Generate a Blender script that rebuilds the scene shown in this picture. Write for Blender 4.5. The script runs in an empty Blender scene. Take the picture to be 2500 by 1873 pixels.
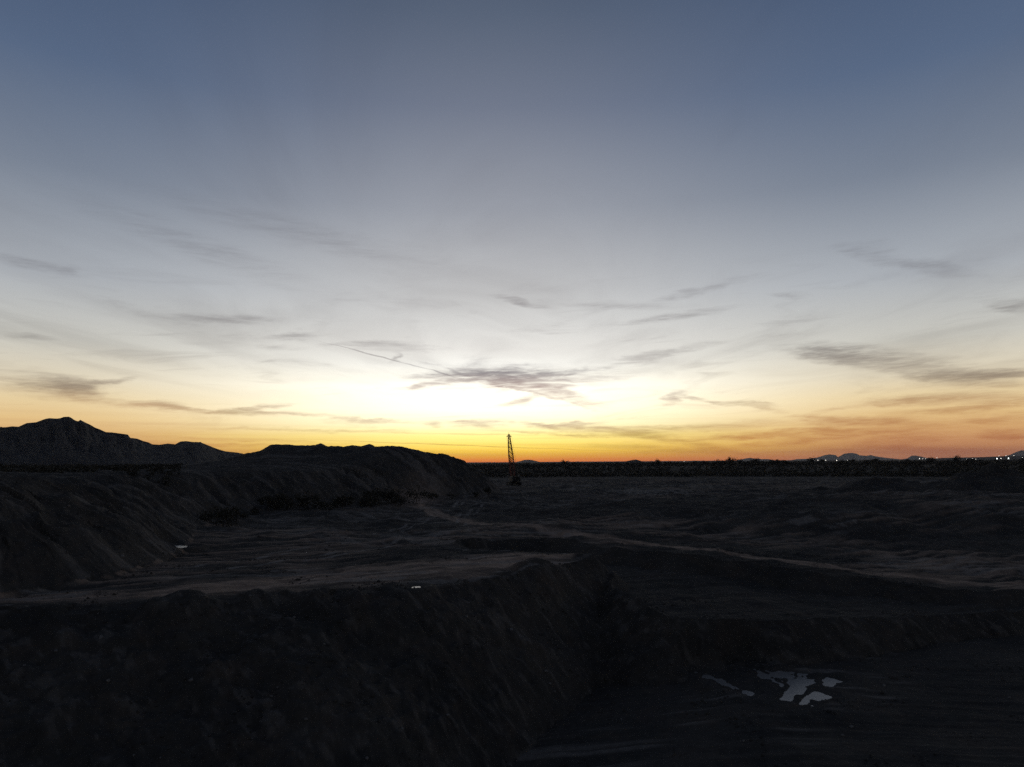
import bpy, math, random
import numpy as np
from mathutils import Matrix, Vector

random.seed(7)
rng = np.random.default_rng(11)
scene = bpy.context.scene
COL = scene.collection

# ------------------------------------------------------------------ camera
CAM_Z = 13.0
PITCH, ROLL = math.radians(6.3), math.radians(0.40)
cam_data = bpy.data.cameras.new('camera')
cam_data.sensor_width = 36.0
cam_data.lens = 24.955
cam_data.clip_start = 0.5
cam_data.clip_end = 60000.0
cam = bpy.data.objects.new('camera', cam_data)
COL.objects.link(cam)
cR, sR, cP, sP = math.cos(ROLL), math.sin(ROLL), math.cos(PITCH), math.sin(PITCH)
right = Vector((cR, sR * sP, -sR * cP))
up = Vector((sR, -cR * sP, cR * cP))
fwd = Vector((0, cP, sP))
cam.matrix_world = Matrix(((right.x, up.x, -fwd.x, 0), (right.y, up.y, -fwd.y, 0),
                           (right.z, up.z, -fwd.z, CAM_Z), (0, 0, 0, 1)))
scene.camera = cam

# ------------------------------------------------------------------ colour management
scene.view_settings.view_transform = 'Standard'
scene.view_settings.look = 'None'
scene.view_settings.gamma = 1.0
scene.view_settings.exposure = 0.0
scene.view_settings.use_curve_mapping = False
scene.cycles.volume_bounces = 0
scene.cycles.max_bounces = 6
scene.cycles.use_denoising = False
HAZE = 2.7e-5                                                       # density of the evening air


def lin(c):
    out = []
    for v in c:
        v /= 255.0
        out.append(v / 12.92 if v <= 0.04045 else ((v + 0.055) / 1.055) ** 2.4)
    return out


# ------------------------------------------------------------------ world: dusk sky with clouds
world = bpy.data.worlds.new('World')
scene.world = world
world.use_nodes = True
NT = world.node_tree
NT.nodes.clear()


class G:
    """small helper to wire shader nodes"""
    def __init__(self, nt):
        self.nt = nt

    def n(self, t, **kw):
        nd = self.nt.nodes.new(t)
        for k, v in kw.items():
            setattr(nd, k, v)
        return nd

    def put(self, sock, v):
        if isinstance(v, bpy.types.NodeSocket):
            self.nt.links.new(v, sock)
        elif v is not None:
            sock.default_value = v

    def m(self, op, a, b=None, c=None, clamp=False):
        nd = self.n('ShaderNodeMath', operation=op, use_clamp=clamp)
        for i, v in enumerate((a, b, c)):
            self.put(nd.inputs[i], v)
        return nd.outputs[0]

    def ss(self, x, a, b, lo=0.0, hi=1.0, kind='SMOOTHSTEP'):
        nd = self.n('ShaderNodeMapRange', interpolation_type=kind)
        self.put(nd.inputs['Value'], x)
        nd.inputs['From Min'].default_value = a
        nd.inputs['From Max'].default_value = b
        nd.inputs['To Min'].default_value = lo
        nd.inputs['To Max'].default_value = hi
        return nd.outputs['Result']

    def ramp(self, x, stops):
        nd = self.n('ShaderNodeValToRGB')
        self.put(nd.inputs[0], x)
        el = nd.color_ramp.elements
        while len(el) > 1:
            el.remove(el[-1])
        for i, (p, c) in enumerate(stops):
            e = el[0] if i == 0 else el.new(p)
            e.position = p
            e.color = (*c, 1.0)
        return nd.outputs[0]

    def mix(self, f, a, b, blend='MIX'):
        nd = self.n('ShaderNodeMix', data_type='RGBA', blend_type=blend)
        self.put(nd.inputs[0], f)
        for i, v in ((6, a), (7, b)):
            if isinstance(v, (tuple, list)):
                v = (*v[:3], 1.0)
            self.put(nd.inputs[i], v)
        return nd.outputs[2]

    def noise(self, vec, scale, detail=3.0, rough=0.5, dist=0.0):
        nd = self.n('ShaderNodeTexNoise')
        self.put(nd.inputs['Vector'], vec)
        nd.inputs['Scale'].default_value = scale
        nd.inputs['Detail'].default_value = detail
        nd.inputs['Roughness'].default_value = rough
        nd.inputs['Distortion'].default_value = dist
        return nd.outputs['Fac']

    def xyz(self, x, y, z=0.0):
        nd = self.n('ShaderNodeCombineXYZ')
        for i, v in enumerate((x, y, z)):
            self.put(nd.inputs[i], v)
        return nd.outputs[0]


W = G(NT)
tc = W.n('ShaderNodeTexCoord')
sep = W.n('ShaderNodeSeparateXYZ')
NT.links.new(tc.outputs['Generated'], sep.inputs[0])
dx, dy, dz = sep.outputs
DEG = 180.0 / math.pi
az = W.m('MULTIPLY', W.m('ARCTAN2', dx, dy), DEG)                  # 0 = straight ahead, + to the right
el = W.m('MULTIPLY', W.m('ARCSINE', dz), DEG)
daz = W.m('ABSOLUTE', W.m('ADD', az, 2.0))                          # angle from where the sun went down
pos = W.m('SQRT', W.m('MULTIPLY', W.m('MAXIMUM', el, 0.0), 1.0 / 90.0))


def sp(e):
    return math.sqrt(max(e, 0) / 90.0)


def stops(lst):
    return [(sp(e), lin(c) if max(c) > 3 else c) for e, c in lst]


GLOW = stops([(0, (1.05, 0.22, 0.01)), (0.2, (1.2, 0.36, 0.012)), (0.45, (1.3, 0.58, 0.02)), (0.8, (1.4, 0.85, 0.06)), (1.3, (1.45, 1.05, 0.18)),
              (2.1, (1.4, 1.18, 0.38)), (3.0, (1.38, 1.29, 0.80)), (4.2, (1.55, 1.47, 1.12)), (6.0, (1.45, 1.40, 1.20)),
              (7.8, (1.05, 1.03, 0.96)), (9.0, (240, 237, 231)), (11.2, (220, 219, 216)), (13.7, (198, 198, 198)),
              (20, (155, 159, 168)), (27.6, (112, 120, 138)), (34, (86, 98, 118)), (45, (54, 64, 90)),
              (60, (44, 52, 73)), (90, (42, 50, 64))])
SIDE = stops([(0, (192, 116, 76)), (0.6, (206, 134, 84)), (1.3, (212, 150, 98)), (2.2, (226, 178, 118)),
              (3.2, (236, 200, 140)), (4.5, (236, 212, 165)), (6.0, (226, 214, 188)), (8.5, (203, 201, 192)),
              (13, (172, 177, 183)), (20, (120, 130, 146)), (27, (86, 103, 130)), (34, (70, 87, 115)),
              (50, (48, 57, 80)), (90, (42, 50, 64))])
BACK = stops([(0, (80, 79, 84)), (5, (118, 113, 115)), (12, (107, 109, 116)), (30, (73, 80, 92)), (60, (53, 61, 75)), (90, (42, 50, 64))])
near_glow = W.ss(daz, 0.0, 33.0)
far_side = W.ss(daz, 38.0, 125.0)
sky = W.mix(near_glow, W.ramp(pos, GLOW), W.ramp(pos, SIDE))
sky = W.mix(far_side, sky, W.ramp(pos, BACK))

# thin twilight contribution of the clear atmosphere, sun just under the horizon
nish = W.n('ShaderNodeTexSky', sky_type='NISHITA')
nish.sun_disc = False
nish.sun_elevation = math.radians(-3.0)
nish.sun_rotation = math.radians(-2.0)
nish.altitude = 700.0
nish_v = W.n('ShaderNodeVectorMath', operation='SCALE')
NT.links.new(nish.outputs[0], nish_v.inputs[0])
nish_v.inputs['Scale'].default_value = 0.05
sky = W.mix(1.0, sky, nish_v.outputs[0], 'ADD')

# cloud field in sky directions (degrees of azimuth / elevation), ragged by noise
P0 = W.xyz(az, el)
warp = W.n('ShaderNodeTexNoise')
NT.links.new(W.xyz(W.m('MULTIPLY', az, 0.35), W.m('MULTIPLY', el, 1.1)), warp.inputs['Vector'])
warp.inputs['Scale'].default_value = 1.0
warp.inputs['Detail'].default_value = 6.0
warp.inputs['Roughness'].default_value = 0.6
wv = W.n('ShaderNodeVectorMath', operation='SUBTRACT')
NT.links.new(warp.outputs['Color'], wv.inputs[0])
wv.inputs[1].default_value = (0.5, 0.5, 0.5)
wm = W.n('ShaderNodeVectorMath', operation='MULTIPLY')
NT.links.new(wv.outputs[0], wm.inputs[0])
wm.inputs[1].default_value = (4.2, 0.9, 0.0)
wa = W.n('ShaderNodeVectorMath', operation='ADD')
NT.links.new(P0, wa.inputs[0])
NT.links.new(wm.outputs[0], wa.inputs[1])
PW = wa.outputs[0]
wl = W.n('ShaderNodeVectorMath', operation='MULTIPLY_ADD')          # lighter ragging for vapour trails
NT.links.new(wv.outputs[0], wl.inputs[0])
wl.inputs[1].default_value = (0.4, 0.26, 0.0)
NT.links.new(P0, wl.inputs[2])
PL = wl.outputs[0]

# azimuth, elevation, half width, half height, tilt (all degrees), weight
CLOUDS = [
    (-32.21,5.31,2.28,0.714,-6.5,1.15), (-34.20,5.48,2.63,0.985,3.2,0.34), (-30.52,5.59,2.68,0.299,12.0,0.57), (-26.61,4.35,2.02,0.354,1.7,0.63),
    (-24.02,4.00,3.53,0.226,-4.1,0.75), (-20.33,4.14,3.33,0.232,6.4,0.75), (-19.14,3.82,4.53,0.187,-0.2,0.69), (-28.82,4.31,7.38,0.391,-4.9,0.34),
    (-22.58,10.81,4.22,0.410,1.8,0.57), (-17.20,9.75,2.71,0.283,6.7,0.40), (-11.53,9.38,3.24,0.242,1.5,0.40), (-18.09,8.83,2.29,0.282,2.4,0.29),
    (-0.59,7.15,3.33,0.644,-0.3,1.20), (-0.33,6.78,7.47,1.091,-0.4,0.57), (1.99,5.90,5.78,0.545,-14.5,0.75), (5.99,7.36,4.50,0.246,6.8,0.69),
    (4.65,6.46,6.54,0.544,5.1,0.40), (-5.31,6.39,4.14,0.296,8.2,0.57), (-7.54,5.99,0.90,0.295,0.4,0.57), (-5.31,6.92,3.73,0.296,0.2,0.52),
    (0.65,4.86,2.28,0.347,11.5,0.52), (0.72,12.83,2.73,0.342,-12.2,0.52), (14.89,13.14,5.02,0.378,10.3,0.34), (12.92,11.28,5.09,0.336,5.1,0.40),
    (21.70,12.30,1.44,0.319,-5.2,0.34), (11.55,8.38,5.90,0.388,8.0,0.40), (7.74,12.44,6.51,0.388,-4.0,0.23), (27.08,15.17,2.48,0.517,-3.5,0.32),
    (30.64,13.39,5.09,0.588,-18.9,0.32), (35.65,10.07,1.64,0.481,-14.6,0.40), (26.89,7.35,6.02,0.884,-10.8,0.69), (32.34,5.58,3.59,0.545,-1.6,0.81),
    (34.78,5.57,2.20,0.407,-0.7,0.86), (24.47,7.88,3.38,0.811,-4.0,0.46), (33.48,4.94,3.90,0.579,-3.7,0.46), (31.28,4.09,5.74,0.423,0.6,0.57),
    (31.96,3.30,4.29,0.336,2.2,0.63), (34.76,3.63,2.72,0.366,4.3,0.57), (28.28,4.09,1.90,0.262,4.1,0.46), (25.57,2.78,4.24,0.357,-0.7,1.01),
    (22.55,3.12,1.57,0.274,-1.7,0.74), (13.03,4.91,1.25,0.386,18.8,0.75), (15.21,4.72,2.11,0.239,-10.0,0.63), (18.54,4.33,2.39,0.282,-4.0,0.63),
    (20.00,3.81,1.38,0.279,-7.1,0.69), (10.10,2.12,6.28,0.437,-8.9,0.63), (14.47,1.26,4.55,0.381,-11.1,0.63), (20.50,1.94,5.94,0.370,1.0,0.57),
    (23.35,2.19,2.40,0.272,-1.4,0.74), (21.91,1.43,6.15,0.274,4.4,0.61), (28.11,1.14,3.43,0.564,5.7,0.81), (27.31,0.71,4.70,0.393,-0.8,0.54),
    (31.53,0.43,4.58,0.418,-0.7,0.47), (35.28,1.48,2.15,0.322,-1.5,0.88), (34.86,1.87,1.64,0.162,-1.8,0.74), (-2.34,3.13,2.48,0.395,-0.3,0.57),
    (-11.44,3.42,3.21,0.242,-4.8,0.57), (-6.28,3.07,1.02,0.246,-0.1,0.40), (5.58,3.09,3.26,0.197,5.3,0.57), (4.26,2.78,8.90,0.197,-3.6,0.46),
    (-34.65,13.37,3.25,0.402,-5.7,0.34), (-32.63,13.24,0.85,0.453,7.7,0.29), (-16.16,17.52,13.51,1.099,-8.4,0.18), (-24.49,15.97,10.44,1.140,-14.6,0.18),
    (-34.83,8.50,2.31,0.244,0.5,0.25), (-3.98,1.33,15.56,0.059,-2.5,0.92), (-10.55,8.36,5.72,0.071,-13.5,0.92), (-9.58,8.38,0.57,0.439,40.9,0.40),
    (29.45,2.31,7.62,0.602,0.5,0.35), (34.02,2.71,3.30,0.410,2.5,0.40), (16.97,2.64,5.88,0.378,2.9,0.35), (12.59,0.80,7.62,0.336,-3.7,0.40),
    (24.80,3.65,2.02,0.225,6.6,0.30), (30.18,6.15,4.78,0.600,-1.7,0.26), (2.66,6.75,2.49,0.396,-4.7,0.50), (5.57,2.44,6.46,0.197,-6.7,0.45),
    (-3.33,2.24,9.06,0.099,-1.3,0.35), (-20.53,1.30,16.20,0.184,-2.1,0.30), (-23.38,1.84,14.16,0.181,-1.8,0.25), (-5.47,7.08,1.65,0.072,-17.7,0.70),
    (-0.00,6.02,7.86,0.174,-15.3,0.50), (5.56,2.11,8.05,0.167,-3.6,0.50), (12.96,2.56,6.13,0.193,-3.0,0.40), (-15.80,2.57,8.66,0.162,-0.7,0.40),
    (16.33,1.71,8.04,0.237,2.2,0.50), (26.05,1.82,5.13,0.221,2.0,0.50),
]
cover, trail = 0.0, 0.0
for ci, (a, e, hw, hh, tl, wgt) in enumerate(CLOUDS):
    if ci and ci % 10 == 0:                                         # chain in batches so that the shader stack stays small
        tiny = W.m('MULTIPLY', cover, 1e-7)
        step = W.n('ShaderNodeVectorMath', operation='ADD')
        NT.links.new(PW, step.inputs[0])
        NT.links.new(W.xyz(tiny, tiny), step.inputs[1])
        PW = step.outputs[0]
    mp = W.n('ShaderNodeMapping', vector_type='TEXTURE')
    thin = hh < 0.1
    NT.links.new(PL if thin else PW, mp.inputs['Vector'])
    mp.inputs['Location'].default_value = (a, e, 0)
    mp.inputs['Rotation'].default_value = (0, 0, math.radians(tl))
    k = 1.0 if thin else 1.28                                       # wide feathered margins
    mp.inputs['Scale'].default_value = (hw * k, hh * k, 1)
    ln = W.n('ShaderNodeVectorMath', operation='LENGTH')
    NT.links.new(mp.outputs[0], ln.inputs[0])
    v = W.ss(ln.outputs['Value'], 1.0, 0.0 if not thin else 0.3, 0.0, wgt)
    if thin:
        trail = W.m('ADD', trail, v)
    else:
        cover = W.m('ADD', cover, v)
streak = W.noise(W.xyz(W.m('MULTIPLY', az, 0.20), W.m('MULTIPLY', W.m('ADD', el, W.m('MULTIPLY', az, 0.03)), 1.9)), 1.0, 5.0, 0.55, 0.6)
fine = W.noise(W.xyz(W.m('MULTIPLY', az, 0.55), W.m('MULTIPLY', W.m('ADD', el, W.m('MULTIPLY', az, -0.06)), 5.5), 11.0), 1.0, 5.0, 0.62, 0.8)
dens = W.m('MULTIPLY', cover, W.m('MULTIPLY', W.ss(streak, 0.28, 0.66, 0.22, 1.4), W.ss(fine, 0.22, 0.72, 0.45, 1.4)))
dens = W.m('ADD', dens, W.m('MULTIPLY', trail, W.ss(streak, 0.3, 0.6, 0.25, 0.75)))
# faint high veil in the plane of the cloud deck, and fine bands low over the horizon
deck = W.m('MAXIMUM', dz, 0.03)
veil = W.noise(W.xyz(W.m('DIVIDE', dx, deck), W.m('MULTIPLY', W.m('DIVIDE', dy, deck), 0.35), 3.0), 0.9, 5.0, 0.55, 0.9)
dens = W.m('ADD', dens, W.m('MULTIPLY', W.ss(veil, 0.42, 0.78, 0.0, 0.30), W.ss(el, 3.0, 10.0)))
band = W.noise(W.xyz(W.m('MULTIPLY', az, 0.045), W.m('MULTIPLY', el, 2.6), 7.0), 1.0, 4.0, 0.6)
dens = W.m('ADD', dens, W.m('MULTIPLY', W.ss(band, 0.46, 0.70, 0.0, 0.20), W.ss(el, 5.0, 1.5)))
wisp = W.noise(W.xyz(W.m('MULTIPLY', az, 0.12), W.m('MULTIPLY', W.m('SUBTRACT', el, W.m('MULTIPLY', az, 0.05)), 0.9), 2.0), 1.0, 5.0, 0.6, 0.8)
dens = W.m('ADD', dens, W.m('MULTIPLY', W.ss(wisp, 0.52, 0.78, 0.0, 0.30), W.m('MULTIPLY', W.ss(el, 1.0, 4.0), W.ss(el, 17.0, 9.0))))
dens = W.m('SUBTRACT', 1.0, W.m('EXPONENT', W.m('MULTIPLY', dens, -1.35)), clamp=True)
tint = W.ramp(W.m('MULTIPLY', el, 1.0 / 14.0), [(0.0, (0.78, 0.56, 0.52)), (0.12, (0.66, 0.42, 0.36)),
                                               (0.32, (0.54, 0.37, 0.31)), (0.43, (0.50, 0.37, 0.33)), (0.51, (0.30, 0.27, 0.28)),
                                               (0.62, (0.36, 0.34, 0.36)), (1.0, (0.52, 0.49, 0.50))])
tint_side = W.ramp(W.m('MULTIPLY', el, 1.0 / 14.0), [(0.0, (0.82, 0.66, 0.60)), (0.12, (0.70, 0.50, 0.43)), (0.30, (0.56, 0.44, 0.40)),
                                                    (0.38, (0.40, 0.37, 0.39)), (0.62, (0.40, 0.38, 0.39)), (1.0, (0.54, 0.51, 0.52))])
tint = W.mix(near_glow, tint, tint_side)
shade = W.mix(1.0, W.mix(1.0, sky, (0.95, 0.95, 0.95), 'DARKEN'), tint, 'MULTIPLY')
final = W.mix(dens, sky, shade)
bg = W.n('ShaderNodeBackground')
NT.links.new(final, bg.inputs['Color'])
bg.inputs['Strength'].default_value = 1.0
wo = W.n('ShaderNodeOutputWorld')
NT.links.new(bg.outputs[0], wo.inputs['Surface'])


# ------------------------------------------------------------------ object helpers
def tag(o, label=None, cat=None, group=None, kind=None):
    if label: o['label'] = label
    if cat: o['category'] = cat
    if group: o['group'] = group
    if kind: o['kind'] = kind
    return o


def mesh_np(name, verts, faces, mats, smooth=False):
    """verts (n,3) array, faces (m,k) array -> mesh"""
    me = bpy.data.meshes.new(name)
    verts = np.asarray(verts, np.float32)
    faces = np.asarray(faces, np.int32)
    m, k = faces.shape
    me.vertices.add(len(verts))
    me.vertices.foreach_set('co', verts.ravel())
    me.loops.add(m * k)
    me.loops.foreach_set('vertex_index', faces.ravel())
    me.polygons.add(m)
    me.polygons.foreach_set('loop_start', np.arange(0, m * k, k, dtype=np.int32))
    me.polygons.foreach_set('use_smooth', np.full(m, smooth))
    me.update(calc_edges=True)
    for mm in (mats if isinstance(mats, (list, tuple)) else [mats]):
        me.materials.append(mm)
    return me


def link(name, me, parent=None, loc=None):
    o = bpy.data.objects.new(name, me)
    COL.objects.link(o)
    if parent is not None: o.parent = parent
    if loc is not None: o.location = loc
    return o


class MB:
    """collects boxes, bars and tubes into ONE mesh"""
    def __init__(self):
        self.v, self.f = [], []

    def add(self, vs, fs):
        b = len(self.v)
        self.v += [tuple(p) for p in vs]
        self.f += [tuple(b + i for i in f) for f in fs]
        return self

    def box(self, c, s, rz=0.0, rx=0.0, ry=0.0, taper=1.0):
        R = (Matrix.Rotation(rz, 3, 'Z') @ Matrix.Rotation(rx, 3, 'X') @ Matrix.Rotation(ry, 3, 'Y'))
        vs = []
        for z in (-1, 1):
            k = taper if z > 0 else 1.0
            for x, y in ((-1, -1), (1, -1), (1, 1), (-1, 1)):
                vs.append(Vector(c) + R @ Vector((x * s[0] / 2 * k, y * s[1] / 2 * k, z * s[2] / 2)))
        return self.add(vs, [(3, 2, 1, 0), (4, 5, 6, 7), (0, 1, 5, 4), (1, 2, 6, 5), (2, 3, 7, 6), (3, 0, 4, 7)])

    def tube(self, a, b, r, n=6, r2=None):
        a, b = Vector(a), Vector(b)
        d = (b - a).normalized()
        u = d.orthogonal().normalized()
        w = d.cross(u)
        r2 = r if r2 is None else r2
        vs = []
        for p, rr in ((a, r), (b, r2)):
            for i in range(n):
                t = 2 * math.pi * i / n
                vs.append(p + u * (math.cos(t) * rr) + w * (math.sin(t) * rr))
        fs = [(i, (i + 1) % n, n + (i + 1) % n, n + i) for i in range(n)]
        fs += [tuple(range(n - 1, -1, -1)), tuple(range(n, 2 * n))]
        return self.add(vs, fs)

    def prism(self, pts, y0, y1, axis='y'):
        """outline in the x-z plane, extruded along y"""
        n = len(pts)
        vs = [(x, y0, z) for x, z in pts] + [(x, y1, z) for x, z in pts]
        fs = [(i, (i + 1) % n, n + (i + 1) % n, n + i) for i in range(n)]
        fs += [tuple(range(n - 1, -1, -1)), tuple(range(n, 2 * n))]
        return self.add(vs, fs)

    def mesh(self, name, mat):
        me = bpy.data.meshes.new(name)
        me.from_pydata(self.v, [], self.f)
        me.materials.append(mat)
        me.update()
        return me

    def build(self, name, mat, parent=None, loc=None):
        return link(name, self.mesh(name, mat), parent, loc)


# ------------------------------------------------------------------ materials
def material(name, col, rough=0.8, metal=0.0, var=0.25, scale=2.0, spec=0.3, bump=0.0):
    m = bpy.data.materials.new(name)
    m.use_nodes = True
    g = G(m.node_tree)
    b = m.node_tree.nodes['Principled BSDF']
    t = g.n('ShaderNodeTexCoord')
    f = g.noise(t.outputs['Object'], scale, 5.0, 0.6)
    c2 = [min(1, c * (1 + var)) for c in col]
    c1 = [c * (1 - var) for c in col]
    m.node_tree.links.new(g.mix(g.ss(f, 0.3, 0.7), c1, c2), b.inputs['Base Color'])
    b.inputs['Roughness'].default_value = rough
    b.inputs['Metallic'].default_value = metal
    b.inputs['Specular IOR Level'].default_value = spec
    if bump:
        bp = g.n('ShaderNodeBump')
        bp.inputs['Distance'].default_value = bump
        m.node_tree.links.new(f, bp.inputs['Height'])
        m.node_tree.links.new(bp.outputs[0], b.inputs['Normal'])
    return m


def soil_material():
    m = bpy.data.materials.new('soil')
    m.use_nodes = True
    g = G(m.node_tree)
    L = m.node_tree.links.new
    b = m.node_tree.nodes['Principled BSDF']
    t = g.n('ShaderNodeTexCoord')
    o = t.outputs['Object']
    road = g.n('ShaderNodeAttribute', attribute_name='road').outputs['Fac']
    pale = g.n('ShaderNodeAttribute', attribute_name='pale').outputs['Fac']
    n1 = g.noise(o, 0.09, 6.0, 0.6)
    n2 = g.noise(o, 1.3, 5.0, 0.65)
    n3 = g.noise(o, 0.32, 4.0, 0.6, 0.5)
    dark = g.mix(g.ss(n1, 0.35, 0.65), SOIL_A, SOIL_B)
    dark = g.mix(g.ss(n3, 0.45, 0.75, 0.0, 0.55), dark, SOIL_C)
    rd = g.mix(g.ss(n3, 0.3, 0.7), ROAD_A, ROAD_B)
    c = g.mix(road, dark, rd)
    c = g.mix(g.m('MULTIPLY', pale, g.ss(n2, 0.3, 0.65, 0.3, 1.0)), c, PALE)
    c = g.mix(g.ss(n2, 0.25, 0.75, 0.0, 0.55), c, g.mix(1.0, c, (0.55, 0.55, 0.55), 'MULTIPLY'))
    L(c, b.inputs['Base Color'])
    b.inputs['Roughness'].default_value = 0.95
    b.inputs['Specular IOR Level'].default_value = 0.04
    bp = g.n('ShaderNodeBump')
    bp.inputs['Distance'].default_value = 0.35
    bp.inputs['Strength'].default_value = 0.7
    L(n2, bp.inputs['Height'])
    L(bp.outputs[0], b.inputs['Normal'])
    return m


SOIL_A, SOIL_B, SOIL_C = (0.046, 0.046, 0.045), (0.074, 0.070, 0.064), (0.102, 0.084, 0.069)
ROAD_A, ROAD_B, PALE = (0.26, 0.195, 0.150), (0.42, 0.315, 0.245), (0.36, 0.335, 0.31)
M_soil = soil_material()
M_plain = material('scrub_soil', (0.05, 0.045, 0.038), 0.95, var=0.35, scale=0.05, spec=0.05)
M_rockhill = material('mountain_rock', (0.028, 0.027, 0.028), 0.95, var=0.12, scale=0.02, spec=0.1)
M_leaf = material('desert_leaf', (0.042, 0.040, 0.030), 0.85, var=0.35, scale=0.8, spec=0.2)
M_bark = material('bark', (0.07, 0.055, 0.045), 0.9, var=0.3, scale=3.0, spec=0.2)
M_steel = material('dark_steel', (0.02, 0.02, 0.021), 0.6, 0.0, var=0.3, scale=3.0)
M_red = material('red_boom_paint', (0.16, 0.018, 0.013), 0.5, var=0.25, scale=1.5)
M_yard = material('machine_paint', (0.02, 0.017, 0.013), 0.7, var=0.3, scale=1.0)
M_glass = material('cab_glass', (0.02, 0.022, 0.025), 0.08, var=0.1, spec=0.5)
M_white = material('pale_metal', (0.75, 0.74, 0.72), 0.35, var=0.05)
M_rubber = material('track_steel', (0.015, 0.015, 0.015), 0.8, 0.0, var=0.3, scale=6.0)
M_stone = material('quarry_stone', (0.15, 0.145, 0.14), 0.9, var=0.3, scale=4.0, spec=0.2)


def water_material(name='muddy_water', c0=(0.05, 0.047, 0.042), c1=(0.09, 0.082, 0.072), rough=0.08):
    m = bpy.data.materials.new(name)
    m.use_nodes = True
    g = G(m.node_tree)
    b = m.node_tree.nodes['Principled BSDF']
    t = g.n('ShaderNodeTexCoord')
    f = g.noise(t.outputs['Object'], 1.6, 4.0, 0.6)
    m.node_tree.links.new(g.mix(f, c0, c1), b.inputs['Base Color'])
    b.inputs['Roughness'].default_value = rough
    b.inputs['IOR'].default_value = 1.333
    b.inputs['Specular IOR Level'].default_value = 0.4
    bp = g.n('ShaderNodeBump')
    bp.inputs['Distance'].default_value = 0.012
    m.node_tree.links.new(f, bp.inputs['Height'])
    m.node_tree.links.new(bp.outputs[0], b.inputs['Normal'])
    return m


def lamp_material(name, col, strength):
    m = bpy.data.materials.new(name)
    m.use_nodes = True
    nt = m.node_tree
    nt.nodes.clear()
    e = nt.nodes.new('ShaderNodeEmission')
    e.inputs['Color'].default_value = (*col, 1)
    e.inputs['Strength'].default_value = strength
    o = nt.nodes.new('ShaderNodeOutputMaterial')
    nt.links.new(e.outputs[0], o.inputs['Surface'])
    try:
        m.cycles.emission_sampling = 'NONE'
    except Exception:
        pass
    return m


M_water = water_material()
M_pale_water = water_material('pale_bright_water', (0.15, 0.147, 0.14), (0.26, 0.255, 0.245), 0.27)  # pale colour stands in for the sky reflection that the pit wall blocks

# ------------------------------------------------------------------ numeric noise
def _hash(ix, iy, seed):
    h = (ix.astype(np.int64) * 374761393 + iy.astype(np.int64) * 668265263 + seed * 974634777) & 0xFFFFFFFF
    h = ((h ^ (h >> 13)) * 1274126177) & 0xFFFFFFFF
    return ((h ^ (h >> 16)) & 0xFFFF).astype(np.float32) / 65535.0


def vnoise(x, y, seed=0):
    x0, y0 = np.floor(x), np.floor(y)
    fx, fy = (x - x0).astype(np.float32), (y - y0).astype(np.float32)
    ux, uy = fx * fx * (3 - 2 * fx), fy * fy * (3 - 2 * fy)
    a, b = _hash(x0, y0, seed), _hash(x0 + 1, y0, seed)
    c, d = _hash(x0, y0 + 1, seed), _hash(x0 + 1, y0 + 1, seed)
    return (a + (b - a) * ux) * (1 - uy) + (c + (d - c) * ux) * uy


def fbm(x, y, octv=4, seed=0, gain=0.5):
    s, amp, tot, f = 0.0, 1.0, 0.0, 1.0
    for i in range(octv):
        s = s + (vnoise(x * f + i * 17.3, y * f - i * 9.1, seed + i) * 2 - 1) * amp
        tot += amp
        amp *= gain
        f *= 2.03
    return s / tot


def sstep(a, b, x):
    t = np.clip((x - a) / (b - a), 0, 1)
    return t * t * (3 - 2 * t)


def poly_field(X, Y, pts, closed=True):
    """distance to a polyline, arc length of the nearest point, inside flag"""
    pts = np.asarray(pts, np.float64)
    n = len(pts)
    best = np.full(X.shape, 1e18)
    arc = np.zeros(X.shape)
    inside = np.zeros(X.shape, bool)
    s0 = 0.0
    for i in range(n if closed else n - 1):
        (ax, ay), (bx, by) = pts[i], pts[(i + 1) % n]
        ex, ey = bx - ax, by - ay
        L2 = ex * ex + ey * ey
        L = math.sqrt(L2)
        t = np.clip(((X - ax) * ex + (Y - ay) * ey) / L2, 0, 1)
        d2 = (X - ax - t * ex) ** 2 + (Y - ay - t * ey) ** 2
        w = d2 < best
        best = np.where(w, d2, best)
        arc = np.where(w, s0 + t * L, arc)
        s0 += L
        if closed and ay != by:
            cr = ((ay > Y) != (by > Y)) & (X < (bx - ax) * (Y - ay) / (by - ay) + ax)
            inside ^= cr
    return np.sqrt(best), arc, inside


# ------------------------------------------------------------------ terrain of the quarry (metres, camera above the origin)
NEAR_EDGE = [(-130, 40), (-75, 55), (-50, 63.5), (-45, 64.2), (-39.4, 63.7), (-35.3, 65.9), (-30.2, 66.9), (-25.5, 69.4), (-22.4, 72.0),
             (-17.9, 70.3), (-12.4, 72.7), (-10.7, 74.9), (-7.7, 78.5), (-2.5, 82.4), (2.3, 88.3), (8.1, 97.2), (11.2, 101.0)]
HOLLOW = [(8.0, 108.5), (-0.2, 110.5), (-6.7, 113.5), (-10.5, 120.0), (-9.5, 126.7), (-3.9, 130.0), (3.7, 133.0), (11.2, 133.1)]
ROAD_LOW = [(15.5, 127.0), (24.0, 121.6), (33.0, 117.0), (40.6, 110.9), (51.3, 107.1), (61.0, 103.3), (72.1, 102.4), (83.7, 102.4), (160, 104)]
POLY_A = NEAR_EDGE + HOLLOW + ROAD_LOW + [(170, -80), (-130, -80)]
POLY_C = NEAR_EDGE + [(15.0, 116), (15.9, 92.6), (18.5, 86.1), (23.9, 86.5), (31.9, 88.7), (43.5, 92.2), (55.9, 95.9), (68.9, 99.2), (87.6, 101.6), (140, 100), (140, -70), (-130, -70)]
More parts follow.
